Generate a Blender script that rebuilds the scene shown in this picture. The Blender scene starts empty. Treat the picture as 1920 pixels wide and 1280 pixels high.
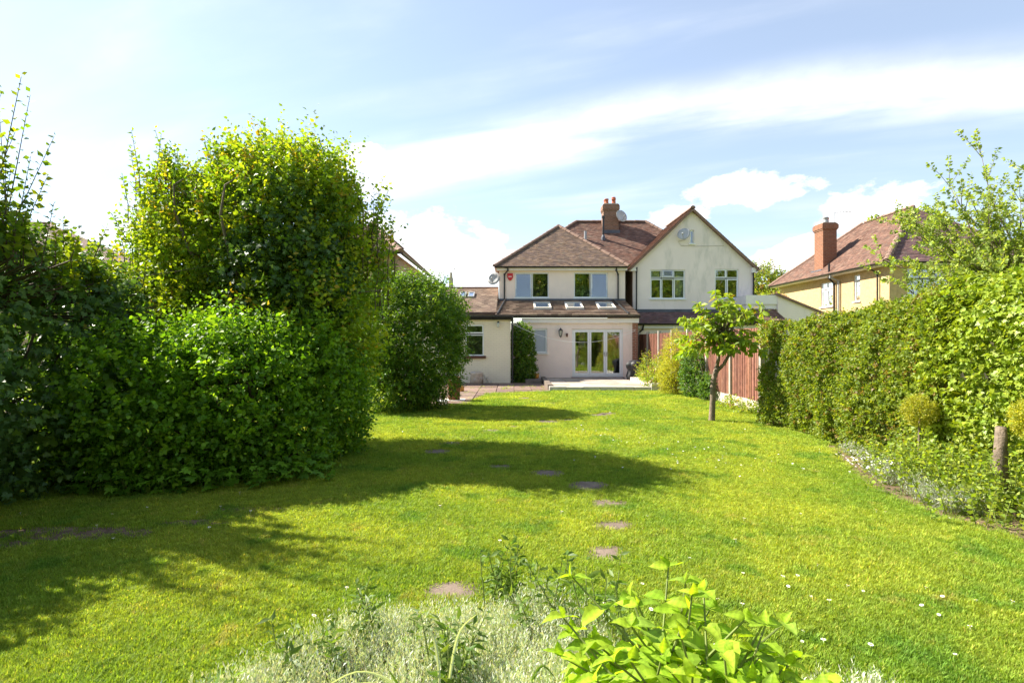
import bpy, math, random
import numpy as np
from mathutils import Vector, Matrix

S = bpy.context.scene
COL = S.collection
R = math.radians
random.seed(7)
rng = np.random.default_rng(11)

# ------------------------------------------------------------------ camera
cam_data = bpy.data.cameras.new('camera')
cam = bpy.data.objects.new('camera', cam_data)
COL.objects.link(cam)
cam.location = (0, 0, 1.7)
cam.rotation_euler = (R(90), 0, 0)
cam_data.sensor_width = 36
cam_data.lens = 20.0
cam_data.clip_start = 0.05
cam_data.clip_end = 2000
S.camera = cam

# ------------------------------------------------------------------ sky and sun
SUN_TO = Vector((-1.03, 0.45, 1.0)).normalized()
SUN_EL = math.asin(SUN_TO.z)
SUN_AZ = math.atan2(SUN_TO.x, SUN_TO.y)
world = bpy.data.worlds.new('World')
S.world = world
world.use_nodes = True
S.view_settings.view_transform = 'Standard'
S.view_settings.look = 'None'
S.view_settings.exposure = 1.6
S.view_settings.gamma = 1.0
S.view_settings.use_curve_mapping = False
S.cycles.max_bounces = 8
S.cycles.diffuse_bounces = 4
S.cycles.transparent_max_bounces = 12
S.cycles.use_denoising = True


class NT:
    """small helper to write node trees"""
    def __init__(self, tree):
        self.t = tree
        self.n = tree.nodes
        self.l = tree.links

    def new(self, typ, **kw):
        nd = self.n.new(typ)
        for k, v in kw.items():
            setattr(nd, k, v)
        return nd

    def put(self, sock, val):
        if isinstance(val, bpy.types.NodeSocket):
            self.l.new(val, sock)
        elif val is not None:
            if isinstance(val, tuple) and sock.type == 'VECTOR':
                val = val[:3]
            sock.default_value = val

    def math(self, op, a, b=None, c=None, clamp=False):
        nd = self.new('ShaderNodeMath', operation=op)
        nd.use_clamp = clamp
        self.put(nd.inputs[0], a)
        if b is not None:
            self.put(nd.inputs[1], b)
        if c is not None:
            self.put(nd.inputs[2], c)
        return nd.outputs[0]

    def vmath(self, op, a, b=None, out=0):
        nd = self.new('ShaderNodeVectorMath', operation=op)
        self.put(nd.inputs[0], a)
        if b is not None:
            self.put(nd.inputs[1], b)
        return nd.outputs[out]

    def noise(self, vec, scale, detail=4, rough=.55, dist=0.0):
        nd = self.new('ShaderNodeTexNoise')
        if vec is not None:
            self.put(nd.inputs['Vector'], vec)
        nd.inputs['Scale'].default_value = scale
        nd.inputs['Detail'].default_value = detail
        nd.inputs['Roughness'].default_value = rough
        nd.inputs['Distortion'].default_value = dist
        return nd.outputs['Fac']

    def ramp(self, f, lo, hi, a=0.0, b=1.0, smooth=True):
        nd = self.new('ShaderNodeMapRange')
        nd.interpolation_type = 'SMOOTHSTEP' if smooth else 'LINEAR'
        self.put(nd.inputs[0], f)
        for i, v in enumerate((lo, hi, a, b)):
            nd.inputs[i + 1].default_value = v
        return nd.outputs[0]

    def mix(self, f, a, b, mode='MIX'):
        nd = self.new('ShaderNodeMix', data_type='RGBA', blend_type=mode)
        self.put(nd.inputs[0], f)
        for i, v in ((6, a), (7, b)):
            if isinstance(v, tuple) and len(v) == 3:
                v = v + (1,)
            self.put(nd.inputs[i], v)
        return nd.outputs[2]


wt = NT(world.node_tree)
bg = world.node_tree.nodes['Background']
sky = wt.new('ShaderNodeTexSky', sky_type='NISHITA', sun_disc=False)
sky.sun_elevation = SUN_EL
sky.sun_rotation = SUN_AZ
sky.air_density = 1.0
sky.dust_density = .35
sky.ozone_density = 1.0
tc = wt.new('ShaderNodeTexCoord')
D = tc.outputs['Generated']
sep = wt.new('ShaderNodeSeparateXYZ')
wt.put(sep.inputs[0], D)
dx, dy, dz = sep.outputs
# high streaky cloud: noise drawn out along one wind direction on a flat cloud deck
den = wt.math('ADD', wt.math('MAXIMUM', dz, 0.0), 0.1)
px = wt.math('DIVIDE', dx, den)
py = wt.math('DIVIDE', dy, den)
qa = wt.math('SUBTRACT', wt.math('MULTIPLY', px, .926), wt.math('MULTIPLY', py, .377))
qs = wt.math('ADD', wt.math('MULTIPLY', px, .377), wt.math('MULTIPLY', py, .926))
cmb = wt.new('ShaderNodeCombineXYZ')
wt.put(cmb.inputs[0], wt.math('MULTIPLY', qa, .40))
wt.put(cmb.inputs[1], wt.math('MULTIPLY', qs, 1.3))
n1 = wt.noise(cmb.outputs[0], 1.9, 6, .5, .25)
cmb2 = wt.new('ShaderNodeCombineXYZ')
wt.put(cmb2.inputs[0], wt.math('MULTIPLY', qa, .3))
wt.put(cmb2.inputs[1], qs)
wt.put(cmb2.inputs[2], 4.3)
n2 = wt.noise(cmb2.outputs[0], 1.1, 4, .5)
wob = wt.math('MULTIPLY', wt.math('SUBTRACT', n2, .5), .35)
bd = wt.math('ABSOLUTE', wt.math('ADD', wt.math('SUBTRACT', qs, 2.06), wob))
band = wt.ramp(bd, 0.0, 0.34, 1.0, 0.0)
band = wt.math('MULTIPLY', band, wt.ramp(n1, .25, .62))
veil = wt.math('MULTIPLY', wt.ramp(n1, .45, .9), .35)
streak = wt.math('MAXIMUM', wt.math('MULTIPLY', band, .95), veil)
# heaped cloud low over the horizon
sq = wt.new('ShaderNodeCombineXYZ')
wt.put(sq.inputs[0], dx)
wt.put(sq.inputs[1], dy)
wt.put(sq.inputs[2], wt.math('MULTIPLY', dz, 1.9))
nb = wt.noise(sq.outputs[0], 4.6, 3, .5)
nf = wt.noise(sq.outputs[0], 15.0, 8, .62)
lump = wt.math('ADD', wt.math('MULTIPLY', nb, .62), wt.math('MULTIPLY', nf, .42))
cum = wt.math('MULTIPLY', wt.ramp(lump, .66, .74), wt.ramp(dz, .26, .14))
for (u, v, rx, rz) in ((800, 468, .15, .06), (905, 500, .08, .05), (1405, 358, .10, .032), (1275, 408, .05, .025),
                       (1640, 395, .09, .038), (1500, 478, .07, .035), (690, 300, .05, .03)):
    c = Vector(((u - 960) / 1067, 1, (640 - v) / 1067)).normalized()
    d = wt.vmath('SUBTRACT', D, tuple(c))
    d = wt.vmath('DIVIDE', d, (rx, rx, rz))
    ln = wt.vmath('LENGTH', d, out=1)
    f = wt.math('ADD', wt.math('SUBTRACT', 1.0, ln), wt.math('MULTIPLY', wt.math('SUBTRACT', nf, .5), 2.2))
    cum = wt.math('MAXIMUM', cum, wt.ramp(f, .0, .42))
cl = wt.math('MAXIMUM', streak, cum)
shade = wt.ramp(wt.noise(sq.outputs[0], 9.0, 5, .6), .3, .7, 5.6, 7.4)
cc = wt.new('ShaderNodeCombineColor')
for i, k in enumerate((1.0, 1.0, 1.02)):
    wt.put(cc.inputs[i], wt.math('MULTIPLY', shade, k))
# a thin milky haze over the whole blue
milky = wt.mix(.26, sky.outputs[0], (4.6, 4.9, 5.3, 1))
skycol = wt.mix(cl, milky, cc.outputs[0])
wt.put(bg.inputs[0], skycol)
bg.inputs[1].default_value = 0.078

sun_data = bpy.data.lights.new('sun', 'SUN')
sun_data.energy = 4.9
sun_data.angle = R(0.53)
sun_data.color = (1.0, .93, .80)
sun = bpy.data.objects.new('sun', sun_data)
COL.objects.link(sun)
sun.location = (-20, 10, 25)
sun.rotation_euler = (-SUN_TO).to_track_quat('-Z', 'Y').to_euler()

# ------------------------------------------------------------------ helpers
def tag(o, label=None, cat=None, group=None, kind=None):
    if label: o['label'] = label
    if cat: o['category'] = cat
    if group: o['group'] = group
    if kind: o['kind'] = kind
    return o


def wloc(o):
    v = Vector((0, 0, 0))
    while o is not None:
        v += o.location
        o = o.parent
    return v


def thing(name, loc, label, cat, group=None):
    o = bpy.data.objects.new(name, None)
    o.empty_display_size = .1
    COL.objects.link(o)
    o.location = loc
    return tag(o, label, cat, group)


def link(o, parent=None, world=None):
    COL.objects.link(o)
    if parent is not None:
        o.parent = parent
    if world is not None:
        o.location = Vector(world) - (wloc(parent) if parent is not None else Vector())
    return o


class MB:
    """collects polygons, builds ONE mesh object"""
    def __init__(self, xf=None):
        self.v, self.f, self.c, self.xf = [], [], [], xf

    def poly(self, pts, col=(1, 1, 1)):
        i = len(self.v)
        for p in pts:
            self.v.append(tuple(self.xf(*p)) if self.xf else tuple(p))
        self.f.append(tuple(range(i, i + len(pts))))
        self.c.append(col)

    def box(self, x0, x1, y0, y1, z0, z1, col=(1, 1, 1)):
        i = len(self.v)
        for p in ((x0, y0, z0), (x1, y0, z0), (x1, y1, z0), (x0, y1, z0), (x0, y0, z1), (x1, y0, z1), (x1, y1, z1), (x0, y1, z1)):
            self.v.append(tuple(self.xf(*p)) if self.xf else p)
        for f in ((3, 2, 1, 0), (4, 5, 6, 7), (0, 1, 5, 4), (1, 2, 6, 5), (2, 3, 7, 6), (3, 0, 4, 7)):
            self.f.append(tuple(i + k for k in f))
            self.c.append(col)
        return self

    def ring(self, x0, x1, z0, z1, y0, y1, w, wb=None):
        wb = wb or w
        self.box(x0, x1, y0, y1, z0, z0 + wb)
        self.box(x0, x1, y0, y1, z1 - w, z1)
        self.box(x0, x0 + w, y0, y1, z0 + wb, z1 - w)
        self.box(x1 - w, x1, y0, y1, z0 + wb, z1 - w)
        return self

    def tube(self, pts, rad, n=8, col=(1, 1, 1), cap=True):
        pts = [Vector(p) for p in pts]
        if not hasattr(rad, '__len__'):
            rad = [rad] * len(pts)
        i0 = len(self.v)
        prev = None
        for k, p in enumerate(pts):
            t = (pts[min(k + 1, len(pts) - 1)] - pts[max(k - 1, 0)]).normalized()
            a = prev if prev is not None else (Vector((0, 0, 1)) if abs(t.z) < .9 else Vector((1, 0, 0)))
            b = t.cross(a).normalized()
            a = b.cross(t).normalized()
            prev = a
            for j in range(n):
                th = 2 * math.pi * j / n
                q = p + (a * math.cos(th) + b * math.sin(th)) * rad[k]
                self.v.append(tuple(self.xf(*q)) if self.xf else tuple(q))
        for k in range(len(pts) - 1):
            for j in range(n):
                self.f.append((i0 + k * n + j, i0 + k * n + (j + 1) % n, i0 + (k + 1) * n + (j + 1) % n, i0 + (k + 1) * n + j))
                self.c.append(col)
        if cap:
            self.f.append(tuple(i0 + j for j in range(n))[::-1])
            self.f.append(tuple(i0 + (len(pts) - 1) * n + j for j in range(n)))
            self.c += [col, col]
        return self

    def lathe(self, cx, cy, prof, n=16, col=(1, 1, 1), wob=None):
        i0 = len(self.v)
        for (r, z) in prof:
            for j in range(n):
                th = 2 * math.pi * j / n
                rr = r * (wob(th, z) if wob else 1)
                q = (cx + rr * math.cos(th), cy + rr * math.sin(th), z)
                self.v.append(tuple(self.xf(*q)) if self.xf else q)
        for k in range(len(prof) - 1):
            for j in range(n):
                self.f.append((i0 + k * n + j, i0 + k * n + (j + 1) % n, i0 + (k + 1) * n + (j + 1) % n, i0 + (k + 1) * n + j))
                self.c.append(col)
        self.f.append(tuple(i0 + j for j in range(n))[::-1])
        self.f.append(tuple(i0 + (len(prof) - 1) * n + j for j in range(n)))
        self.c += [col, col]
        return self

    def mesh(self, name, material, off=(0, 0, 0), smooth=False):
        me = bpy.data.meshes.new(name)
        ox, oy, oz = off
        me.from_pydata([(x - ox, y - oy, z - oz) for x, y, z in self.v], [], self.f)
        at = me.attributes.new('col', 'FLOAT_COLOR', 'FACE')
        at.data.foreach_set('color', np.array([(c[0], c[1], c[2], 1) for c in self.c], 'f').ravel())
        me.materials.append(material)
        if smooth:
            me.polygons.foreach_set('use_smooth', [True] * len(me.polygons))
        me.update()
        return me

    def build(self, name, material, parent=None, smooth=False, origin=None):
        off = wloc(parent) if parent is not None else Vector(origin or (0, 0, 0))
        o = bpy.data.objects.new(name, self.mesh(name, material, off, smooth))
        COL.objects.link(o)
        if parent is not None:
            o.parent = parent
        else:
            o.location = off
        return o


def np_object(name, co, faces, fcol, material, parent=None, origin=(0, 0, 0), smooth=False):
    """co (n,3), faces (m,3) triangles, fcol (m,3)"""
    off = np.array(wloc(parent) if parent is not None else origin)
    me = bpy.data.meshes.new(name)
    me.vertices.add(len(co))
    me.vertices.foreach_set('co', (co - off).astype('f').ravel())
    me.loops.add(faces.size)
    me.loops.foreach_set('vertex_index', faces.astype('i').ravel())
    me.polygons.add(len(faces))
    me.polygons.foreach_set('loop_start', np.arange(0, faces.size, 3, dtype='i'))
    at = me.attributes.new('col', 'FLOAT_COLOR', 'FACE')
    at.data.foreach_set('color', np.concatenate([fcol, np.ones((len(fcol), 1))], 1).astype('f').ravel())
    me.materials.append(material)
    me.update(calc_edges=True)
    if smooth:
        me.polygons.foreach_set('use_smooth', np.ones(len(faces), dtype=bool))
    o = bpy.data.objects.new(name, me)
    COL.objects.link(o)
    if parent is not None:
        o.parent = parent
    else:
        o.location = origin
    return o


# ------------------------------------------------------------------ materials
MATS = {}


def new_mat(name):
    m = bpy.data.materials.new(name)
    m.use_nodes = True
    t = NT(m.node_tree)
    return m, t, t.n['Principled BSDF']


def surf(name, col, rough=.7, var=.15, scale=3.0, bump=0.0, bscale=40.0, spec=.3, attr=False, stain=None, metal=0.0):
    m, t, p = new_mat(name)
    g = t.new('ShaderNodeNewGeometry').outputs['Position']
    n = t.noise(g, scale, 6, .6)
    f = t.ramp(n, .3, .7, 1 - var, 1 + var, False)
    base = col + (1,)
    if attr:
        a = t.new('ShaderNodeAttribute', attribute_name='col')
        base = t.mix(1.0, a.outputs['Color'], base, 'MULTIPLY')
    vs = t.new('ShaderNodeVectorMath', operation='SCALE')
    t.put(vs.inputs[0], base)
    t.put(vs.inputs['Scale'], f)
    c = vs.outputs[0]
    if stain:
        mp = t.new('ShaderNodeMapping')
        t.put(mp.inputs[0], g)
        mp.inputs['Scale'].default_value = stain[2]
        ns = t.noise(mp.outputs[0], stain[1], 6, .65)
        c = t.mix(t.ramp(ns, .52, .72, 0, stain[3]), c, stain[0] + (1,))
    t.put(p.inputs['Base Color'], c)
    p.inputs['Roughness'].default_value = rough
    p.inputs['Specular IOR Level'].default_value = spec
    p.inputs['Metallic'].default_value = metal
    if bump:
        b = t.new('ShaderNodeBump')
        b.inputs['Strength'].default_value = bump
        b.inputs['Distance'].default_value = .02
        t.put(b.inputs['Height'], t.noise(g, bscale, 5, .65))
        t.put(p.inputs['Normal'], b.outputs[0])
    MATS[name] = m
    return m


def brickmat(name, c1, c2, mortar, bw=.225, bh=.075, ms=.010, rough=.8, axis='x', bump=.5, paint=False):
    m, t, p = new_mat(name)
    g = t.new('ShaderNodeNewGeometry').outputs['Position']
    s = t.new('ShaderNodeSeparateXYZ')
    t.put(s.inputs[0], g)
    cm = t.new('ShaderNodeCombineXYZ')
    t.put(cm.inputs[0], t.math('ADD', s.outputs[0], s.outputs[1]))
    t.put(cm.inputs[1], s.outputs[2])
    b = t.new('ShaderNodeTexBrick')
    t.put(b.inputs['Vector'], cm.outputs[0])
    b.inputs['Color1'].default_value = c1 + (1,)
    b.inputs['Color2'].default_value = c2 + (1,)
    b.inputs['Mortar'].default_value = mortar + (1,)
    b.inputs['Scale'].default_value = 1.0
    b.inputs['Brick Width'].default_value = bw
    b.inputs['Row Height'].default_value = bh
    b.inputs['Mortar Size'].default_value = ms
    b.inputs['Mortar Smooth'].default_value = .3
    n = t.ramp(t.noise(g, 1.2 if paint else 7, 6, .6), .3, .7, .95 if paint else .8, 1.04 if paint else 1.15, False)
    vs = t.new('ShaderNodeVectorMath', operation='SCALE')
    t.put(vs.inputs[0], b.outputs['Color'])
    t.put(vs.inputs['Scale'], n)
    t.put(p.inputs['Base Color'], vs.outputs[0])
    p.inputs['Roughness'].default_value = rough
    p.inputs['Specular IOR Level'].default_value = .25
    bp = t.new('ShaderNodeBump')
    bp.inputs['Strength'].default_value = bump
    bp.inputs['Distance'].default_value = .008
    bp.invert = True
    t.put(bp.inputs['Height'], b.outputs['Fac'])
    t.put(p.inputs['Normal'], bp.outputs[0])
    MATS[name] = m
    return m


def leafmat(name, tint=(1, 1, 1), trans=.45, gloss=.35, rough=.45):
    """leaf: diffuse front, translucent through-light, soft sheen; colour per leaf from the 'col' attribute"""
    m, t, p = new_mat(name)
    a = t.new('ShaderNodeAttribute', attribute_name='col')
    oi = t.new('ShaderNodeObjectInfo')
    k = t.ramp(oi.outputs['Random'], 0, 1, .82, 1.18, False)
    base = t.mix(1.0, a.outputs['Color'], tint + (1,), 'MULTIPLY')
    vs = t.new('ShaderNodeVectorMath', operation='SCALE')
    t.put(vs.inputs[0], base)
    t.put(vs.inputs['Scale'], k)
    t.put(p.inputs['Base Color'], vs.outputs[0])
    p.inputs['Roughness'].default_value = rough
    p.inputs['Specular IOR Level'].default_value = gloss
    tr = t.new('ShaderNodeBsdfTranslucent')
    tcol = t.mix(1.0, vs.outputs[0], (1.7, 1.6, .5, 1), 'MULTIPLY')
    t.put(tr.inputs[0], tcol)
    mx = t.new('ShaderNodeMixShader')
    mx.inputs[0].default_value = trans
    t.l.new(p.outputs[0], mx.inputs[1])
    t.l.new(tr.outputs[0], mx.inputs[2])
    t.l.new(mx.outputs[0], t.n['Material Output'].inputs[0])
    MATS[name] = m
    return m


def glassmat(name, refl=.22, tint=(.8, .84, .84)):
    m, t, p = new_mat(name)
    t.n.remove(p)
    fr = t.new('ShaderNodeLayerWeight')
    fr.inputs['Blend'].default_value = .35
    f = t.math('ADD', t.math('MULTIPLY', fr.outputs['Fresnel'], .8), refl, clamp=True)
    gl = t.new('ShaderNodeBsdfGlossy')
    gl.inputs['Roughness'].default_value = .0
    gl.inputs['Color'].default_value = (.95, .97, 1, 1)
    tp = t.new('ShaderNodeBsdfTransparent')
    tp.inputs[0].default_value = tint + (1,)
    mx = t.new('ShaderNodeMixShader')
    t.put(mx.inputs[0], f)
    t.l.new(tp.outputs[0], mx.inputs[1])
    t.l.new(gl.outputs[0], mx.inputs[2])
    t.l.new(mx.outputs[0], t.n['Material Output'].inputs[0])
    MATS[name] = m
    return m


surf('render_cream', (.86, .72, .645), .85, .05, 1.2, .15, 60, stain=((.55, .48, .40), 1.2, (1, 1, .35), .42))
surf('render_white', (.86, .745, .71), .85, .05, .9, .15, 60, stain=((.50, .47, .42), .9, (1.6, 1, .5), .55))
surf('pebbledash', (.50, .36, .19), .9, .18, 9, .9, 55)
surf('tan_render', (.42, .30, .19), .9, .15, 4, .3, 50)
surf('upvc', (.80, .81, .82), .35, .03, 2, spec=.4)
surf('fascia_white', (.82, .765, .75), .5, .06, 2)
surf('gutter_black', (.018, .018, .02), .4, .2, 5, spec=.4)
surf('lead', (.095, .105, .13), .6, .25, 4, .2, 20)
surf('tile', (1, 1, 1), .85, .22, 2.2, .4, 60, attr=True, stain=((.30, .27, .20), 3.0, (1, 1, 1), .35))
surf('ridge', (.23, .145, .11), .85, .25, 6, .4, 40)
surf('terracotta', (.42, .13, .07), .75, .2, 8, .2, 30)
surf('metal_grey', (.32, .33, .34), .45, .15, 6, spec=.5)
surf('dish_grey', (.42, .42, .42), .5, .1, 4)
surf('concrete', (.46, .41, .34), .9, .18, 4, .5, 50)
surf('concrete_post', (.36, .33, .28), .9, .2, 5, .5, 50)
surf('fence_wood', (.25, .115, .075), .85, .3, 8, .4, 60, attr=True, stain=((.42, .27, .20), 3.0, (5, 5, .35), .65))
surf('bark', (.20, .155, .115), .9, .35, 14, .9, 45)
surf('green_stalk', (.16, .20, .05), .7, .2, 10)
surf('twig', (.10, .075, .05), .9, .3, 14)
surf('slab', (.165, .130, .105), .9, .25, 6, .5, 40, attr=True, stain=((.17, .16, .10), 3.0, (1, 1, 1), .5))
surf('pale_slab', (.56, .52, .46), .9, .15, 4, .4, 40)
surf('patio_slab', (.36, .31, .26), .9, .2, 4, .4, 40, attr=True)
surf('soil', (.15, .10, .065), .95, .4, 9, 1.0, 25, stain=((.30, .22, .14), 5, (1, 1, 1), .7))
surf('rust', (.17, .07, .035), .8, .5, 9, .5, 40, stain=((.07, .045, .035), 4, (1, 1, 1), .8))
surf('bbq_cover', (.016, .016, .018), .55, .3, 6, .6, 14, spec=.4)
surf('sack', (.46, .37, .29), .8, .25, 8, .5, 25, stain=((.55, .6, .68), 5, (1, 1, 1), .7))
surf('alarm_red', (.55, .03, .04), .4, .05, 5)
surf('alarm_label', (.75, .45, .45), .5, .05, 5)
surf('black_metal', (.02, .02, .022), .4, .1, 5, spec=.5)
surf('lamp_glass', (.5, .5, .45), .2, .05, 5, spec=.5)
surf('blind', (.78, .80, .84), .8, .04, 3)
surf('curtain', (.72, .70, .64), .9, .08, 5)
surf('room', (.38, .34, .29), .9, .08, 2)
surf('room_floor', (.22, .14, .08), .6, .2, 3)
surf('furniture', (.25, .15, .09), .6, .2, 3)
surf('white_petal', (.82, .82, .80), .7, .05, 5)
surf('yellow_eye', (.75, .5, .05), .7, .05, 5)
surf('line_cord', (.80, .80, .78), .6, .02, 5)
surf('orange_plastic', (.55, .25, .05), .5, .1, 5)
surf('sill_brown', (.10, .04, .03), .6, .2, 5)
brickmat('brick_red', (.34, .13, .075), (.26, .10, .06), (.36, .30, .24))
brickmat('brick_orange', (.27, .10, .05), (.21, .08, .042), (.25, .19, .14))
brickmat('brick_dark', (.20, .105, .07), (.27, .13, .075), (.26, .22, .18))
brickmat('brick_painted', (.80, .70, .545), (.79, .69, .535), (.70, .61, .47), bump=.35, paint=True, ms=.007)
glassmat('glass', .13)
surf('frosted', (.40, .44, .52), .25, .04, 2, spec=.5)
glassmat('glass_roof', .14, (.8, .84, .82))
LEAF = leafmat('leaf', (1, 1, 1), .42, .30, .5)
LEAF_GLOSSY = leafmat('leaf_glossy', (1, 1, 1), .30, .35, .45)
LEAF_SOFT = leafmat('leaf_soft', (1, 1, 1), .5, .15, .6)
LEAF_SILVER = leafmat('leaf_silver', (1, 1, 1), .2, .1, .8)

# grass blades: tone drifts over the lawn
m, t, p = new_mat('grass_blade')
g = t.new('ShaderNodeNewGeometry').outputs['Position']
oi = t.new('ShaderNodeObjectInfo')
na = t.noise(g, .55, 5, .6)
nb_ = t.noise(g, 2.6, 5, .65)
c0 = t.mix(t.ramp(na, .35, .65), (.215, .33, .036), (.365, .435, .052))
c0 = t.mix(t.ramp(t.noise(g, 1.5, 4, .6), .54, .66, 0, .7), c0, (.12, .26, .03))
c1 = t.mix(t.ramp(nb_, .58, .74, 0, .7), c0, (.48, .43, .12))
at = t.new('ShaderNodeAttribute', attribute_name='col')
c2 = t.mix(1.0, c1, at.outputs['Color'], 'MULTIPLY')
vs = t.new('ShaderNodeVectorMath', operation='SCALE')
t.put(vs.inputs[0], c2)
t.put(vs.inputs['Scale'], t.ramp(oi.outputs['Random'], 0, 1, .7, 1.25, False))
t.put(p.inputs['Base Color'], vs.outputs[0])
p.inputs['Roughness'].default_value = .6
p.inputs['Specular IOR Level'].default_value = .2
tr = t.new('ShaderNodeBsdfTranslucent')
t.put(tr.inputs[0], t.mix(1.0, vs.outputs[0], (1.5, 1.4, .6, 1), 'MULTIPLY'))
mx = t.new('ShaderNodeMixShader')
mx.inputs[0].default_value = .4
t.l.new(p.outputs[0], mx.inputs[1])
t.l.new(tr.outputs[0], mx.inputs[2])
t.l.new(mx.outputs[0], t.n['Material Output'].inputs[0])
GRASS = m

# ground under the blades
m, t, p = new_mat('turf')
g = t.new('ShaderNodeNewGeometry').outputs['Position']
na = t.noise(g, .55, 5, .6)
c0 = t.mix(t.ramp(na, .35, .65), (.15, .22, .028), (.24, .28, .04))
c1 = t.mix(t.ramp(t.noise(g, 2.6, 5, .65), .56, .74, 0, .8), c0, (.26, .20, .075))
c2 = t.mix(t.ramp(t.noise(g, 30, 4, .7), .35, .7, 0, .6), c1, (.05, .06, .012))
t.put(p.inputs['Base Color'], c2)
p.inputs['Roughness'].default_value = .95
p.inputs['Specular IOR Level'].default_value = .1
b = t.new('ShaderNodeBump')
b.inputs['Strength'].default_value = .8
b.inputs['Distance'].default_value = .02
t.put(b.inputs['Height'], t.noise(g, 55, 4, .7))
t.put(p.inputs['Normal'], b.outputs[0])
TURF = m


# ------------------------------------------------------------------ ground
def px2(u, Y):
    return (u - 960) / 1067 * Y


gm = MB()
gm.poly([(-600, -600, 0), (600, -600, 0), (600, 900, 0), (-600, 900, 0)])
tag(gm.build('ground', TURF), kind='structure')

# ------------------------------------------------------------------ building helpers
def fr_front(y):          # a -> x, d -> depth behind the face, z up; face looks to -Y
    return lambda a, d, z: (a, y + d, z)


def fr_left(x):           # face looks to -X; a runs along Y
    return lambda a, d, z: (x + d, a, z)


def wall(name, parent, mat, xf, a0, a1, z0, z1, th=.25, holes=(), top=None):
    """wall with real openings; holes (a0,a1,z0,z1); top = extra gable polygon in (a,z)"""
    mb = MB(xf)
    A = sorted({a0, a1, *[h[0] for h in holes], *[h[1] for h in holes]})
    Z = sorted({z0, z1, *[h[2] for h in holes], *[h[3] for h in holes]})
    for i in range(len(A) - 1):
        for j in range(len(Z) - 1):
            ca, cz = (A[i] + A[i + 1]) / 2, (Z[j] + Z[j + 1]) / 2
            if any(h[0] < ca < h[1] and h[2] < cz < h[3] for h in holes):
                continue
            for d in (0, th):
                mb.poly([(A[i], d, Z[j]), (A[i + 1], d, Z[j]), (A[i + 1], d, Z[j + 1]), (A[i], d, Z[j + 1])])
    for (b0, b1, y0, y1) in list(holes) + [(a0, a1, z0, z1)]:
        mb.poly([(b0, 0, y0), (b0, th, y0), (b0, th, y1), (b0, 0, y1)])
        mb.poly([(b1, 0, y0), (b1, th, y0), (b1, th, y1), (b1, 0, y1)])
        mb.poly([(b0, 0, y0), (b1, 0, y0), (b1, th, y0), (b0, th, y0)])
        mb.poly([(b0, 0, y1), (b1, 0, y1), (b1, th, y1), (b0, th, y1)])
    if top:
        for d in (0, th):
            mb.poly([(a, d, z) for a, z in top])
    return mb.build(name, mat, parent)


def window(parent, xf, a0, a1, z0, z1, lights, sill=True, blind=(), room=True, glass='glass', name='window', deep=1.6, curtain=(), tilt=()):
    """lights: rectangles as fractions (fa0,fa1,fz0,fz1,sash,open) of the opening"""
    w, h = a1 - a0, z1 - z0
    mb = MB(xf)
    mb.ring(a0 + .004, a1 - .004, z0 + .004, z1 - .004, .05, .12, .05)
    for L in lights:
        b0, b1 = a0 + L[0] * w, a0 + L[1] * w
        y0, y1 = z0 + L[2] * h, z0 + L[3] * h
        mb.ring(b0 + .012, b1 - .012, y0 + .012, y1 - .012, .036 if L[4] else .056, .105, .055 if L[4] else .032)
    o = mb.build(name, MATS['upvc'], parent)
    for k, L in enumerate(lights):
        b0, b1 = a0 + L[0] * w + .04, a0 + L[1] * w - .04
        y0, y1 = z0 + L[2] * h + .04, z0 + L[3] * h - .04
        zm = (y0 + y1) / 2
        px_ = (lambda a, d, z, zm=zm: xf(a, d - .03 + (z - zm) * .075, z)) if k in tilt else xf
        MB(px_).box(b0, b1, .078, .084, y0, y1).build('pane', MATS[glass], o)
        if k in blind:
            MB(xf).box(b0 - .02, b1 + .02, .17, .176, y0 - .02, y1 - .03).build('blind', MATS['blind'], o)
        if k in curtain:
            cm_ = MB(xf)
            n = 14
            for q in range(n):
                e0, e1 = b0 + (b1 - b0) * q / n, b0 + (b1 - b0) * (q + 1) / n
                d0, d1 = .20 + .03 * (q % 2), .20 + .03 * ((q + 1) % 2)
                cm_.poly([(e0, d0, y0 - .05), (e1, d1, y0 - .05), (e1, d1, y1 + .05), (e0, d0, y1 + .05)])
            cm_.build('curtain', MATS['curtain'], o)
    if sill:
        MB(xf).box(a0 - .05, a1 + .05, -.06, .10, z0 - .045, z0 + .002).build('sill', MATS['upvc'], o)
    if room:
        rm = MB(xf)
        e = .25
        r0, r1, s0, s1, dd = a0 - e, a1 + e, z0 - .5, z1 + .25, deep
        rm.poly([(r0, dd, s0), (r1, dd, s0), (r1, dd, s1), (r0, dd, s1)])
        rm.poly([(r0, .255, s0), (r0, dd, s0), (r0, dd, s1), (r0, .255, s1)])
        rm.poly([(r1, .255, s0), (r1, dd, s0), (r1, dd, s1), (r1, .255, s1)])
        rm.poly([(r0, .255, s0), (r1, .255, s0), (r1, dd, s0), (r0, dd, s0)])
        rm.poly([(r0, .255, s1), (r1, .255, s1), (r1, dd, s1), (r0, dd, s1)])
        rm.build('room_lining', MATS['room'], o)
    return o


PAL_BROWN = [(.185, .125, .095), (.155, .105, .085), (.22, .15, .11), (.14, .095, .08), (.20, .13, .09)]
PAL_RED = [(.20, .115, .085), (.165, .092, .07), (.235, .14, .105), (.15, .09, .072), (.20, .105, .075)]
PAL_PURPLE_SHADE = [(.17, .10, .10), (.14, .085, .085), (.20, .115, .105), (.16, .09, .08)]  # purple brown for slopes out of the sun; shade put into the tile colour
PAL_LEAN = [(.25, .175, .13), (.21, .145, .11), (.29, .21, .155), (.19, .13, .10)]


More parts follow.
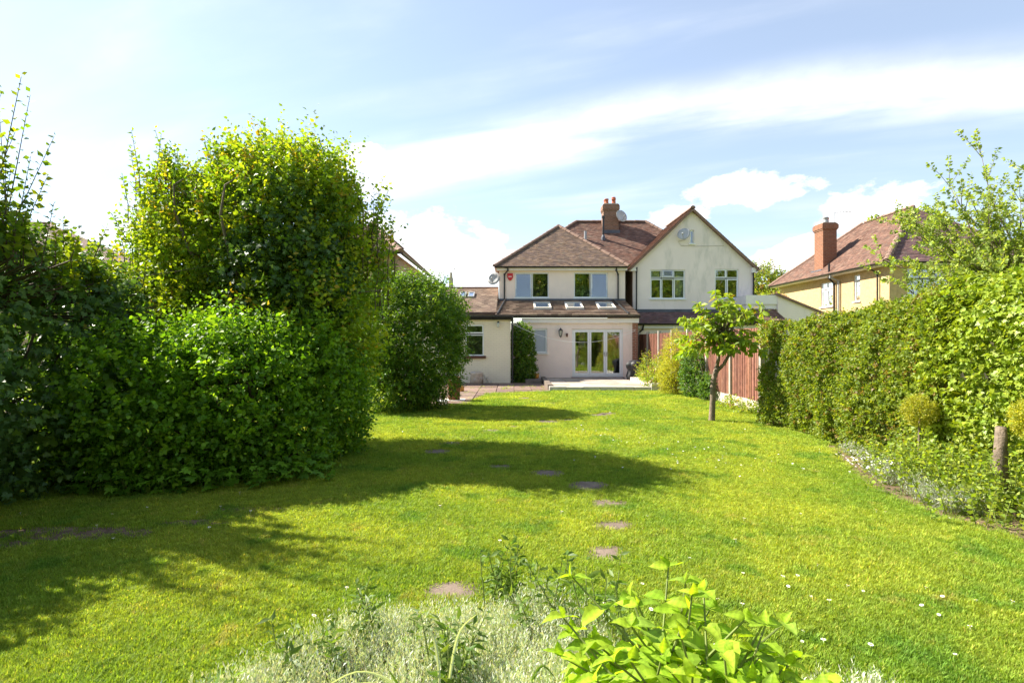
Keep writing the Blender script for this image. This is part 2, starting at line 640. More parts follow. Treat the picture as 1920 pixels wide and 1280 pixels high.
def slope(parent, O, U, V, poly, pal, gauge=.10, tw=.165, lift=.030, name='roof', seed=1, jit=.004):
    """a tiled roof slope: deck + every tile as real overlapping geometry, joined per slope"""
    rnd = random.Random(seed)
    O, U, V = Vector(O), Vector(U).normalized(), Vector(V).normalized()
    N = U.cross(V)
    if N.z < 0:
        N = -N
    deck = MB()
    deck.poly([O + U * a + V * b for a, b in poly])
    deck.poly([O + U * a + V * b - N * .08 for a, b in poly])
    n = len(poly)
    for i in range(n):
        (a, b), (c, d) = poly[i], poly[(i + 1) % n]
        deck.poly([O + U * a + V * b, O + U * c + V * d, O + U * c + V * d - N * .08, O + U * a + V * b - N * .08])
    ro = deck.build(name, MATS['gutter_black'] if False else MATS['ridge'], parent)
    mb = MB()
    vmin, vmax = min(q[1] for q in poly), max(q[1] for q in poly)
    rows = int((vmax - vmin) / gauge) + 1
    for r in range(rows):
        v0 = vmin + r * gauge
        v1 = min(v0 + gauge, vmax)
        vm = min(v0 + gauge * .5, vmax - 1e-4)
        xs = []
        for i in range(n):
            (a, b), (c, d) = poly[i], poly[(i + 1) % n]
            if (b - vm) * (d - vm) < 0:
                xs.append(a + (c - a) * (vm - b) / (d - b))
        xs.sort()
        if len(xs) < 2:
            continue
        lo, hi = xs[0], xs[-1]
        k0 = math.floor(lo / tw - (r % 2) * .5)
        k = k0
        while True:
            a0 = max(lo, (k + (r % 2) * .5) * tw)
            a1 = min(hi, (k + 1 + (r % 2) * .5) * tw - .006)
            k += 1
            if a0 >= hi:
                break
            if a1 - a0 < .02:
                continue
            c = pal[rnd.randrange(len(pal))]
            kk = rnd.uniform(.85, 1.15)
            c = (c[0] * kk, c[1] * kk, c[2] * kk)
            h0 = lift + rnd.uniform(-jit, jit)
            h1 = lift * .35
            dv = rnd.uniform(-.004, .004)
            p = [O + U * a0 + V * (v0 + dv) + N * h0, O + U * a1 + V * (v0 + dv) + N * (h0 + rnd.uniform(-jit, jit) * .5),
                 O + U * a1 + V * (v1 + .01) + N * h1, O + U * a0 + V * (v1 + .01) + N * h1]
            q = [O + U * a0 + V * (v0 + dv) + N * .004, O + U * a1 + V * (v0 + dv) + N * .004]
            mb.poly(p, c)
            mb.poly([q[0], q[1], p[1], p[0]], c)
            mb.poly([q[1], p[2], p[1]], c)
            mb.poly([q[0], p[0], p[3]], c)
    to = mb.build('tiles', MATS['tile'], ro)
    tag(to, kind='stuff')
    return ro


_ridge_mesh = None


def ridge_line(roof, p0, p1, r=.11, ln=.32, mat='ridge'):
    """half-round ridge or hip tiles, each its own piece"""
    global _ridge_mesh
    if _ridge_mesh is None:
        mb = MB()
        n = 7
        for k in range(n):
            a, b = math.pi * k / n, math.pi * (k + 1) / n
            for (ya, yb, s) in ((0, 1, 1.0),):
                mb.poly([(math.cos(a) * 1.06, 0, math.sin(a) * 1.06), (math.cos(b) * 1.06, 0, math.sin(b) * 1.06), (math.cos(b) * .96, 1, math.sin(b) * .96), (math.cos(a) * .96, 1, math.sin(a) * .96)])
        mb.poly([(math.cos(math.pi * k / n) * 1.06, 0, math.sin(math.pi * k / n) * 1.06) for k in range(n + 1)])
        _ridge_mesh = mb.mesh('ridge_tile', MATS[mat])
    p0, p1 = Vector(p0), Vector(p1)
    L = (p1 - p0).length
    n = max(1, round(L / ln))
    d = (p1 - p0).normalized()
    side = d.cross(Vector((0, 0, 1))).normalized()
    up = side.cross(d).normalized()
    base = wloc(roof)
    for i in range(n):
        c = p0 + (p1 - p0) * (i / n)
        rr = r * random.uniform(.95, 1.06)
        M = Matrix(((side.x * rr, d.x * L / n * 1.02, up.x * rr, c.x - base.x), (side.y * rr, d.y * L / n * 1.02, up.y * rr, c.y - base.y),
                    (side.z * rr, d.z * L / n * 1.02, up.z * rr, c.z - base.z), (0, 0, 0, 1)))
        o = bpy.data.objects.new('ridge_tile', _ridge_mesh)
        COL.objects.link(o)
        o.parent = roof
        o.matrix_local = M


def gutter(parent, p0, p1, r=.06):
    mb = MB()
    p0, p1 = Vector(p0), Vector(p1)
    d = (p1 - p0).normalized()
    s = d.cross(Vector((0, 0, 1))).normalized()
    n = 6
    for k in range(n):
        a, b = math.pi + math.pi * k / n, math.pi + math.pi * (k + 1) / n
        pa, pb = s * math.cos(a) * r + Vector((0, 0, math.sin(a) * r)), s * math.cos(b) * r + Vector((0, 0, math.sin(b) * r))
        mb.poly([p0 + pa, p0 + pb, p1 + pb, p1 + pa])
        mb.poly([p0 + pa * .88, p0 + pb * .88, p1 + pb * .88, p1 + pa * .88])
    return mb.build('gutter', MATS['gutter_black'], parent)


def downpipe(parent, pts, r=.036, mat='gutter_black'):
    mb = MB().tube(pts, r, 8)
    for p in pts[1:-1]:
        mb.tube([Vector(p) + Vector((0, 0, .04)), Vector(p) - Vector((0, 0, .04))], r * 1.25, 8)
    return mb.build('downpipe', MATS[mat], parent)


def dish(parent, c, look, rad=.32, mount=None):
    """satellite dish: shallow bowl, feed arm and receiver"""
    c, look = Vector(c), Vector(look).normalized()
    q = look.to_track_quat('Z', 'Y')
    mb = MB(lambda x, y, z: q @ Vector((x, y, z)) + c)
    mb.lathe(0, 0, [(.02, 0.0), (rad * .5, rad * .06), (rad * .85, rad * .18), (rad, rad * .25), (rad, rad * .25 + .01), (rad * .5, rad * .06 + .012)], 20)
    o = mb.build('satellite_dish', MATS['dish_grey'], parent, True)
    m2 = MB(lambda x, y, z: q @ Vector((x, y, z)) + c)
    m2.tube([(0, -rad * .8, .06), (0, -rad * .35, rad * .95)], .014, 6)
    m2.tube([(0, -rad * .38, rad * .85), (0, -rad * .25, rad * 1.1)], .035, 8)
    m2.build('feed_arm', MATS['metal_grey'], o)
    if mount:
        MB().tube([c, mount], .02, 6).build('bracket', MATS['metal_grey'], o)
    return o


def chimney(parent, x0, x1, y0, y1, z0, z1, mat, pots, capmat=None, over=.05):
    o = MB().box(x0, x1, y0, y1, z0, z1 - .42).build('chimney', MATS[mat], parent)
    cm_ = MB()
    for k, (e, a, b) in enumerate(((over * .5, -.42, -.345), (over, -.345, -.12), (over * .5, -.12, -.05))):
        cm_.box(x0 - e, x1 + e, y0 - e, y1 + e, z1 + a + .001 * k, z1 + b + .001 * k)
    cm_.build('corbel', MATS[capmat or mat], o)
    MB().box(x0 + .02, x1 - .02, y0 + .02, y1 - .02, z1 - .049, z1).build('flaunching', MATS['concrete'], o)
    for (px_, py_, h, r, mt) in pots:
        pm = MB().lathe(px_, py_, [(r * 1.1, z1 - .01), (r * 1.1, z1 + .05), (r, z1 + .06), (r * .88, z1 + h * .8), (r * 1.08, z1 + h * .84), (r * 1.08, z1 + h), (r * .8, z1 + h), (r * .75, z1 + h - .1)], 14)
        pm.build('chimney_pot', MATS[mt], o, True)
    return o


# ------------------------------------------------------------------ HOUSE (cream, with bifold doors)
house = thing('house', (2.4, 24.6, 0), 'cream rendered house with bifold doors, tiled lean-to and hipped brown roof', 'house')
YG, YU = 24.6, 27.4
F = fr_front(YG)
XR = 5.20
door = (2.60, 4.80, .16, 2.24)
kw = (.90, 1.52, 1.20, 2.26)
wall('ground_wall', house, MATS['render_cream'], F, -.05, XR, 0, 2.50, .25, [door, kw])
wall('brick_pier', house, MATS['brick_red'], fr_front(YG - .012), XR, 5.44, 0, 2.50, .3)
mb = MB()
mb.box(5.20, 5.44, YG + .30, YU + .3, 0, 2.6)
mb.build('side_wall', MATS['brick_red'], house)
# bifold doors: three leaves
outer = MB(F).ring(door[0] + .003, door[1] - .003, door[2] + .003, door[3] - .003, .05, .14, .06, .07).build('door_frame', MATS['upvc'], house)
w3 = (door[1] - door[0] - .12) / 3
for k in range(3):
    a0 = door[0] + .06 + k * w3 + .004
    a1 = a0 + w3 - .008
    lf = MB(F).ring(a0, a1, door[2] + .075, door[3] - .064, .035, .105, .075, .10).build('door_leaf', MATS['upvc'], house)
    MB(F).box(a0 + .07, a1 - .07, .062, .070, door[2] + .165, door[3] - .13).build('pane', MATS['glass'], lf)
    hx = a1 - .035 if k == 1 else a0 + .035
    if k > 0:
        hb = MB(F).box(hx - .014, hx + .014, .022, .036, 1.05, 1.25)
        hb.box(hx - .10 if k == 1 else hx - .012, hx + .012 if k == 1 else hx + .10, -.012, .006, 1.16, 1.18)
        hb.box(hx - .01, hx + .01, .004, .024, 1.155, 1.185)
        hb.build('handle', MATS['metal_grey'], lf)
MB(F).box(door[0] - .05, door[1] + .05, -.08, .12, door[2] - .05, door[2] + .002).build('threshold', MATS['sill_brown'], house)
# room behind the doors
rm = MB(F)
r0, r1, d1, s0, s1 = 2.0, 5.15, 5.0, .12, 2.45
rm.poly([(r0, d1, s0), (r1, d1, s0), (r1, d1, s1), (r0, d1, s1)])
rm.poly([(r0, .256, s0), (r0, d1, s0), (r0, d1, s1), (r0, .256, s1)])
rm.poly([(r1, .256, s0), (r1, d1, s0), (r1, d1, s1), (r1, .256, s1)])
rm.poly([(r0, .256, s1), (r1, .256, s1), (r1, d1, s1), (r0, d1, s1)])
rm.build('room_lining', MATS['room'], house)
MB(F).box(r0, r1, .256, d1, s0 - .03, s0 + .01).build('room_floor', MATS['room_floor'], house)
cu = MB(F)
for q in range(10):
    e0, e1 = 2.98 + .028 * q, 2.98 + .028 * (q + 1)
    cu.poly([(e0, .9 + .03 * (q % 2), 1.45), (e1, .9 + .03 * ((q + 1) % 2), 1.45), (e1, .9 + .03 * ((q + 1) % 2), 2.2), (e0, .9 + .03 * (q % 2), 2.2)])
cu.build('curtain', MATS['curtain'], house)
# kitchen window with frosted blind
window(house, F, *kw, [(0, 1, 0, 1, True, 0)], glass='frosted')
# eaves of the lean-to
MB(F).box(.42, 5.47, -.10, .02, 2.503, 2.70).build('fascia', MATS['fascia_white'], house)
gutter(house, (-.55, YG - .19, 2.79), (5.50, YG - .19, 2.79), .065)
# lean-to roof
le = Vector((0, YG - .18, 2.79)); lt = Vector((0, YU, 3.63))
vl = (lt - le).length
lean = slope(house, (-.72, le.y, le.z), (1, 0, 0), lt - le, [(0, 0), (6.22, 0), (6.14, vl), (.04, vl)], PAL_LEAN, gauge=.29, tw=.30, lift=.085, name='lean_to_roof', seed=3, jit=.006)
for (xa, xb) in ((-.62, -.27), (4.78, 5.0)):
    MB().tube([(xa if xa < 0 else xb + .02, le.y + .03, le.z + .10), (xa + .30 if xa < 0 else xb - .12, YU - .05, lt.z + .08)], .045, 8).build('roof_pipe', MATS['gutter_black'], lean)
for cx in (1.38, 2.83, 4.28):
    def rf(a, d, z, cx=cx):
        q = le + (lt - le).normalized() * z
        nrm = Vector((0, -(lt - le).normalized().z, (lt - le).normalized().y))
        return (cx + a, q.y + nrm.y * d, q.z + nrm.z * d)
    fo = MB(rf)
    for (a0, a1, z0, z1) in ((-.39, .39, 1.1, 1.2), (-.39, .39, 2.2, 2.3), (-.39, -.31, 1.2, 2.2), (.31, .39, 1.2, 2.2)):
        fo.box(a0, a1, .02, .14, z0, z1)
    fo = fo.build('roof_window', MATS['pale_slab'], lean)
    MB(rf).box(-.31, .31, .115, .122, 1.2, 2.2).build('pane', MATS['glass_roof'], fo)
    MB(rf).box(-.31, .31, .06, .066, 1.2, 2.2).build('blind', MATS['blind'], fo)
    MB(rf).box(-.45, .45, .045, .06, 1.0, 1.097).build('flashing', MATS['lead'], fo)
# upper storey
FU = fr_front(YU)
XL, XRU = -.62, 5.45
w1 = (.14, 1.78, 3.80, 5.02)
w2 = (2.98, 4.62, 3.80, 5.02)
wall('upper_wall', house, MATS['render_cream'], FU, XL, XRU, 3.3, 5.24, .25, [w1, w2])
MB().box(XL, XL + .25, YU + .25, 33, 2.7, 5.24).build('upper_side_wall', MATS['render_cream'], house)
MB().box(XRU - .25, XRU, YU + .25, 31, 2.7, 5.24).build('upper_side_wall', MATS['brick_dark'], house)
MB(FU).box(XL - .01, XRU + .01, -.05, .001, 3.60, 3.80 - .048).build('flashing', MATS['lead'], house)
window(house, FU, *w1, [(0, .5, 0, 1, True, 0), (.5, 1, 0, 1, False, 0)], tilt=(0,))
window(house, FU, *w2, [(0, .5, 0, 1, False, 0), (.5, 1, 0, 1, True, 0)], tilt=(1,))
MB(FU).box(XL - .12, XRU + .06, -.20, .0, 5.10, 5.22).build('soffit', MATS['fascia_white'], house)
gutter(house, (XL - .2, YU - .30, 5.27), (XRU + .1, YU - .30, 5.27), .065)
downpipe(house, [(-.20, YU - .28, 5.24), (-.20, YU - .26, 5.08), (-.36, YU - .06, 4.92), (-.36, YU - .06, 3.72)])
downpipe(house, [(4.98, YU - .28, 5.24), (4.98, YU - .26, 5.08), (5.10, YU - .06, 4.92), (5.10, YU - .06, 3.72)])
ab = MB(FU)
shield = [(-.13, .17), (.13, .17), (.13, -.02), (.07, -.13), (0, -.17), (-.07, -.13), (-.13, -.02)]
cx, cz = -.09, 4.80
ab.poly([(cx + a, -.075, cz + z) for a, z in shield])
for i in range(7):
    (a, z), (c, e) = shield[i], shield[(i + 1) % 7]
    ab.poly([(cx + a, -.075, cz + z), (cx + c, -.075, cz + e), (cx + c * 1.08, 0, cz + e * 1.08), (cx + a * 1.08, 0, cz + z * 1.08)])
abo = ab.build('alarm_box', MATS['alarm_red'], house)
MB(FU).box(cx - .08, cx + .08, -.080, -.076, cz - .02, cz + .04).build('sticker', MATS['alarm_label'], abo)
dish(house, (-.86, YU + .15, 4.72), (-.35, -1, .35), .33, (-.62, YU + .3, 4.7))
# front hip
ez = 5.27
c0 = Vector((XL - .22, YU - .28, ez)); c1 = Vector((XRU + .12, YU - .28, ez))
ap = Vector((2.48, 30.3, 7.82))
Vn = (Vector((ap.x, ap.y, ap.z)) - Vector((ap.x, c0.y, ez)))
hr = slope(house, c0, (1, 0, 0), Vn, [(0, 0), (c1.x - c0.x, 0), (ap.x - c0.x, Vn.length)], PAL_BROWN, seed=5, name='hip_roof')
back = Vector((ap.x, 32.5, ap.z))
for (cc_, sg) in ((c0, -1), (c1, 1)):
    e2 = Vector((cc_.x, 32.5, ez))
    Vs = Vector((ap.x - cc_.x, 0, ap.z - ez))
    Ud = Vector((0, 1, 0))
    slope(house, cc_, Ud, Vs, [(0, 0), (32.5 - cc_.y, 0), (32.5 - cc_.y, Vs.length), (ap.y - cc_.y, Vs.length)], PAL_BROWN, seed=6, name='side_roof')
ridge_line(hr, c0, ap)
ridge_line(hr, c1, ap)
ridge_line(hr, ap, back)
# main roof over the pair
m0, m1 = Vector((-.75, 29.4, 5.25)), Vector((11.6, 29.4, 5.25))
r0_, r1_ = Vector((3.72, 33, 8.62)), Vector((7.74, 33, 8.62))
Vm = Vector((0, r0_.y - m0.y, r0_.z - m0.z))
mr = slope(house, m0, (1, 0, 0), Vm, [(0, 0), (m1.x - m0.x, 0), (r1_.x - m0.x, Vm.length), (r0_.x - m0.x, Vm.length)], PAL_RED, seed=8, name='main_roof')
bk = MB()
bk.poly([r0_, r1_, (m1.x, 36.6, 5.25), (m0.x, 36.6, 5.25)])
bk.poly([m0, r0_, (m0.x, 36.6, 5.25)])
bk.poly([m1, r1_, (m1.x, 36.6, 5.25)])
bk.build('rear_roof', MATS['ridge'], house)
ridge_line(mr, r0_, r1_)
ridge_line(mr, m0, r0_)
ridge_line(mr, m1, r1_)
chimney(house, 5.17, 6.03, 32.15, 32.9, 7.5, 9.50, 'brick_dark', [(5.38, 32.4, .30, .12, 'terracotta'), (5.38, 32.7, .30, .11, 'terracotta'), (5.80, 32.45, .32, .12, 'terracotta'), (5.84, 32.72, .48, .11, 'terracotta')])
MB().box(5.10, 6.10, 32.08, 32.16, 7.80, 7.98).build('lead_apron', MATS['lead'], house)
dish(house, (6.10, 31.95, 8.70), (.5, -1, .35), .36, (6.0, 32.2, 8.6))
MB().tube([(4.08, 31.6, 7.2), (4.08, 31.6, 7.82)], .075, 10).build('flue', MATS['metal_grey'], house)
vp = MB().tube([(5.08, 31.65, 7.2), (5.08, 31.65, 8.60)], .055, 10)
vp.tube([(5.08, 31.65, 8.55), (5.08, 31.65, 8.68)], .085, 10)
vp.build('vent_pipe', MATS['gutter_black'], house)
MB().lathe(5.08, 31.65, [(.13, 7.3), (.11, 7.5), (.06, 7.62)], 12).build('vent_collar', MATS['lead'], house)
# wall lantern and sensor
ln = MB().box(2.03, 2.15, YG - .02, YG, 2.02, 2.18)
ln.tube([(2.09, YG - .02, 2.14), (2.09, YG - .10, 2.24), (2.09, YG - .16, 2.20)], .012, 6)
ln.lathe(2.09, YG - .16, [(.02, 2.28), (.04, 2.24), (.10, 2.18), (.10, 2.165)], 8)
ln.lathe(2.09, YG - .16, [(.05, 1.92), (.055, 1.94), (.03, 1.89), (.01, 1.86)], 8)
for k in range(6):
    th = k * math.pi / 3
    ln.tube([(2.09 + .05 * math.cos(th), YG - .16 + .05 * math.sin(th), 1.93), (2.09 + .09 * math.cos(th), YG - .16 + .09 * math.sin(th), 2.17)], .007, 4)
lo = ln.build('wall_lantern', MATS['black_metal'], house)
MB().lathe(2.09, YG - .16, [(.045, 1.94), (.08, 2.165)], 6).build('lantern_glass', MATS['lamp_glass'], lo)
sn = MB().box(2.33, 2.41, YG - .05, YG, 1.97, 2.05)
sn.lathe(2.37, YG - .06, [(.03, 1.90), (.04, 1.93), (.035, 1.97)], 8)
sn.build('motion_sensor', MATS['sill_brown'], house)

# ------------------------------------------------------------------ NEIGHBOUR with white gable
nb = thing('gabled_house', (8.7, 27.4, 0), 'white rendered gabled house joined to the cream house', 'house')
XA, XB, ZE = 5.85, 11.62, 5.30
AP = (8.66, 7.98)
FN = fr_front(27.4)
nw1 = (6.66, 8.34, 3.75, 5.15)
nw2 = (9.77, 10.91, 3.75, 5.18)
nw3 = (8.57, 8.77, 6.40, 7.06)
# gable wall: rectangle with openings, gable triangle with the slit cut out
gw = wall('gable_wall', nb, MATS['render_white'], FN, XA, XB, 0, ZE, .25, [nw1, nw2])
gt = MB(FN)
def rake(z):
    t_ = (z - ZE) / (AP[1] - ZE)
    return XA + (AP[0] - XA) * t_, XB + (AP[0] - XB) * t_
def strip(z0, z1, lo=None, hi=None):
    l0, h0 = rake(z0); l1, h1 = rake(z1)
    gt.poly([(lo[0] if lo else l0, 0, z0), (hi[0] if hi else h0, 0, z0), (hi[1] if hi else h1, 0, z1), (lo[1] if lo else l1, 0, z1)])
strip(ZE, nw3[2])
strip(nw3[2], nw3[3], hi=(nw3[0], nw3[0]))
strip(nw3[2], nw3[3], lo=(nw3[1], nw3[1]))
strip(nw3[3], AP[1])
for (a, z, b, y) in ((nw3[0], nw3[2], nw3[0], nw3[3]), (nw3[1], nw3[2], nw3[1], nw3[3]), (nw3[0], nw3[2], nw3[1], nw3[2]), (nw3[0], nw3[3], nw3[1], nw3[3])):
    gt.poly([(a, 0, z), (b, 0, y), (b, .2, y), (a, .2, z)])
gt.build('gable', MATS['render_white'], nb)
MB().box(XA + .002, XA + .25, 27.65, 31, 0, ZE).build('side_wall', MATS['brick_dark'], nb)
MB().box(XB - .25, XB - .002, 27.65, 33, 0, ZE).build('side_wall', MATS['render_white'], nb)
window(nb, FN, *nw1, [(0, .33, 0, .70, True, 0), (.33, .67, 0, .70, False, 0), (.67, 1, 0, .70, True, 0), (0, .33, .72, 1, False, 0), (.33, .67, .72, 1, True, 0), (.67, 1, .72, 1, False, 0)], curtain=(2, 3, 5))
window(nb, FN, *nw2, [(0, .5, 0, .68, False, 0), (.5, 1, 0, .68, True, 0), (0, .5, .70, 1, True, 0), (.5, 1, .70, 1, False, 0)])
window(nb, FN, *nw3, [(0, 1, 0, 1, False, 0)], deep=.8)
# opened top light
MB().poly([(0, 0, 0), (1, 0, 0), (1, 1, 0)])
op = MB(lambda a, d, z: (a, 27.4 - .03 - (5.13 - z) * .45, z))
op.ring(7.24, 7.76, 4.80, 5.13, -.02, .02, .05)
oo = op.build('top_light', MATS['upvc'], nb)
MB(lambda a, d, z: (a, 27.4 - .03 - (5.13 - z) * .45, z)).box(7.29, 7.71, -.004, .004, 4.85, 5.08).build('pane', MATS['glass'], oo)
# gable roof slopes, verge tiles
for sg, xe in ((-1, XA - .24), (1, XB + .20)):
    e = Vector((xe, 27.22, ZE - .12))
    Vs = Vector((AP[0] - xe, 0, AP[1] + .10 - e.z))
    slope(nb, e, (0, 1, 0), Vs, [(0, 0), (5.2, 0), (5.2, Vs.length), (0, Vs.length)], PAL_RED, seed=20 + sg, name='gable_roof')
vr = MB()
for xe in (XA - .22, XB + .18):
    a = Vector((xe, 27.20, ZE - .13)); b = Vector((AP[0], 27.20, AP[1] + .07))
    vr.poly([a, b, b + Vector((0, 0, -.10)), a + Vector((0, 0, -.10))])
    vr.poly([a + Vector((0, 0, -.10)), b + Vector((0, 0, -.10)), b + Vector((0, .2, -.10)), a + Vector((0, .2, -.10))])
vr.build('verge', MATS['ridge'], nb)
rl = MB().box(AP[0] - .01, AP[0] + .01, 27.3, 32, AP[1], AP[1] + .02).build('ridge_batten', MATS['ridge'], nb)
ridge_line(rl, (AP[0], 27.2, AP[1] + .10), (AP[0], 32.0, AP[1] + .10))
MB(FN).box(XB - .10, XB + .18, -.14, .1, ZE - .30, ZE - .06).build('boxed_eave', MATS['fascia_white'], nb)
MB(FN).box(XA - .20, XA + .12, -.14, .1, ZE - .22, ZE - .06).build('boxed_eave', MATS['fascia_white'], nb)
downpipe(nb, [(5.98, 27.22, 5.24), (5.98, 27.32, 5.05), (5.98, 27.33, 3.0)])
downpipe(nb, [(11.80, 27.25, 5.26), (11.80, 27.25, 5.15), (11.60, 27.33, 4.98), (11.60, 27.33, 3.7)])
gutter(nb, (XB + .24, 27.2, ZE - .10), (XB + .24, 33, ZE - .10))
dish(nb, (8.20, 27.12, 6.78), (-.55, -1, .38), .30, (8.36, 27.4, 6.66))
MB(FN).tube([(8.36, -.01, 6.6), (8.0, -.012, 6.5), (8.15, -.012, 6.3), (8.9, -.012, 6.28), (10.2, -.012, 6.30)], .008, 5).build('cable', MATS['concrete_post'], nb)
MB(FN).box(XA, XB + .01, -.05, .001, 3.02, 3.25).build('flashing', MATS['lead'], nb)
e = Vector((XA - .1, 26.2, 2.52)); Vs = Vector((0, 1.2, .60))
slope(nb, e, (1, 0, 0), Vs, [(0, 0), (6.2, 0), (6.2, Vs.length), (0, Vs.length)], PAL_PURPLE_SHADE, seed=30, name='lean_to_roof', gauge=.11)
gutter(nb, (XA - .1, 26.14, 2.52), (XB + .4, 26.14, 2.52))
MB().box(XA - .02, XB + .3, 26.25, 26.40, 2.30, 2.47).build('fascia', MATS['fascia_white'], nb)
gwin = (6.6, 8.6, 1.05, 2.1)
wall('ground_wall', nb, MATS['render_cream'], fr_front(26.38), XA - .02, XB + .3, 0, 2.32, .2, [gwin])
window(nb, fr_front(26.38), *gwin, [(0, .4, 0, 1, False, 0), (.4, .7, 0, 1, True, 0), (.7, 1, 0, 1, False, 0)], deep=.9)
downpipe(nb, [(6.05, 26.14, 2.5), (6.02, 26.2, 2.25), (5.80, 26.3, 2.05), (5.78, 26.3, 0)], .045)

# side garage of the neighbour
sg_ = thing('side_garage', (13, 26, 0), 'white walled side garage with sloping tiled top beside the gabled house', 'garage')
mb = MB()
prof = [(12.15, 0), (14.3, 0), (14.3, 2.95), (12.15, 3.83)]
for y in (26.0, 31.5):
    mb.poly([(a, y, z) for a, z in prof])
for i in range(4):
    (a, z), (c, d) = prof[i], prof[(i + 1) % 4]
    mb.poly([(a, 26, z), (c, 26, d), (c, 31.5, d), (a, 31.5, z)])
mb.build('wall', MATS['render_white'], sg_)
e = Vector((14.45, 25.9, 2.92)); Vs = Vector((-2.35, 0, .96))
slope(sg_, e, (0, 1, 0), Vs, [(0, 0), (5.6, 0), (5.6, Vs.length), (0, Vs.length)], PAL_RED, seed=33, name='garage_roof')
pf = MB().box(10.75, 12.16, 26.1, 27.3, 3.18, 3.40)
pf.box(10.70, 12.20, 26.04, 27.32, 3.401, 3.82)
pf.build('parapet', MATS['fascia_white'], sg_)
e = Vector((11.0, 25.2, 2.62)); Vs = Vector((0, .9, .56))
slope(sg_, e, (1, 0, 0), Vs, [(0, 0), (1.2, 0), (1.0, Vs.length), (0, Vs.length)], PAL_RED, seed=34, name='porch_roof')

# ------------------------------------------------------------------ YELLOW pebbledashed house
yh = thing('pebbledash_house', (20, 28, 0), 'yellow pebbledashed house with hipped red tile roof and tall brick chimney', 'house')
X0, Y0, Y1, X1, ZE2 = 16.85, 25.4, 36.0, 24.0, 5.15
FL = fr_left(X0)
lw1 = (29.9, 31.05, 3.55, 4.85)
lw2 = (27.0 + .55, 28.05, 3.65, 4.95)
wall('side_wall', yh, MATS['pebbledash'], FL, Y0, Y1, 0, ZE2, .25, [lw1, lw2])
fw1 = (17.65, 19.95, 3.50, 4.97)
wall('front_wall', yh, MATS['pebbledash'], fr_front(Y0), X0 + .252, X1, 0, ZE2, .25, [fw1])
MB().box(X0 + .25, X1, Y1 - .2, Y1, 0, ZE2).build('rear_wall', MATS['pebbledash'], yh)
window(yh, FL, *lw1, [(0, .5, 0, .7, True, 0), (.5, 1, 0, .7, False, 0), (0, .5, .72, 1, False, 0), (.5, 1, .72, 1, False, 0)], blind=(0, 1))
window(yh, FL, *lw2, [(0, 1, 0, .75, False, 0), (0, 1, .77, 1, True, 0)], blind=(0,))
window(yh, fr_front(Y0), *fw1, [(0, .25, 0, .68, False, 0), (.25, .5, 0, .68, False, 0), (.5, .75, 0, .68, True, 0), (.75, 1, 0, .68, False, 0), (0, .25, .70, 1, False, 0), (.25, .5, .70, 1, True, 0), (.5, .75, .70, 1, False, 0), (.75, 1, .70, 1, True, 0)], curtain=(0, 1, 2, 3))
so = MB().box(X0 - .38, X0 + .02, Y0 - .38, Y1 + .3, ZE2 - .06, ZE2 + .02)
so.box(X0 + .02, X1 + .3, Y0 - .38, Y0 + .02, ZE2 - .061, ZE2 + .019)
so.build('soffit', MATS['fascia_white'], yh)
q0 = Vector((X0 - .42, Y0 - .42, ZE2 + .06)); q1 = Vector((X0 - .42, Y1 + .35, ZE2 + .06))
A0, A1 = Vector((20.35, 28.9, 8.52)), Vector((20.35, 33.0, 8.52))
Vs = Vector((A0.x - q0.x, 0, A0.z - q0.z))
yr = slope(yh, q0, (0, 1, 0), Vs, [(0, 0), (q1.y - q0.y, 0), (A1.y - q0.y, Vs.length), (A0.y - q0.y, Vs.length)], PAL_RED, seed=41, name='side_roof')
q2 = Vector((X1 + .3, q0.y, q0.z))
Vf = Vector((0, A0.y - q0.y, A0.z - q0.z))
slope(yh, q0, (1, 0, 0), Vf, [(0, 0), (q2.x - q0.x, 0), (A0.x - q0.x, Vf.length)], PAL_PURPLE_SHADE, seed=42, name='front_roof', gauge=.12)  # same roof as the red side slope, its shade painted into the tiles
bk = MB()
bk.poly([A0, A1, (X1 + .3, Y1 + .3, q0.z), q2])
bk.poly([A1, q1, (X1 + .3, Y1 + .3, q0.z)])
bk.build('rear_roof', MATS['ridge'], yh)
ridge_line(yr, q0, A0, .14)
ridge_line(yr, A0, A1)
ridge_line(yr, q1, A1)
gutter(yh, (q0.x - .06, q0.y, q0.z - .02), (q0.x - .06, q1.y, q0.z - .02))
gutter(yh, (q0.x, q0.y - .06, q0.z - .02), (q2.x, q0.y - .06, q0.z - .02))
chimney(yh, 16.95, 17.70, 31.0, 31.9, 5.0, 8.20, 'brick_orange', [(17.2, 31.2, .30, .13, 'metal_grey'), (17.45, 31.6, .34, .14, 'terracotta')], over=.07)
MB().box(16.80, 17.80, 30.90, 32.0, 5.30, 5.62).build('lead_apron', MATS['lead'], yh)
an = MB().tube([(17.75, 31.3, 6.6), (17.75, 31.3, 8.85)], .02, 6)
an.tube([(17.75, 31.3, 8.78), (18.6, 31.1, 8.80)], .015, 5)
for k in range(5):
    an.tube([(17.95 + .15 * k, 31.25 - .03 * k - .18, 8.79), (17.95 + .15 * k, 31.25 - .03 * k + .18, 8.79)], .008, 4)
an.build('aerial', MATS['metal_grey'], yh)
downpipe(yh, [(16.42, 26.2, 5.2), (16.42, 26.2, 5.05), (16.76, 26.1, 4.85), (16.76, 26.1, 0)])
downpipe(yh, [(16.42, 29.35, 5.15), (16.42, 29.35, 5.0), (16.76, 29.2, 4.8), (16.76, 29.2, 0)], .05, 'metal_grey')
downpipe(yh, [(16.55, 29.7, 5.75), (16.55, 29.7, 5.0), (16.76, 29.6, 4.7), (16.76, 29.6, 0)], .05)

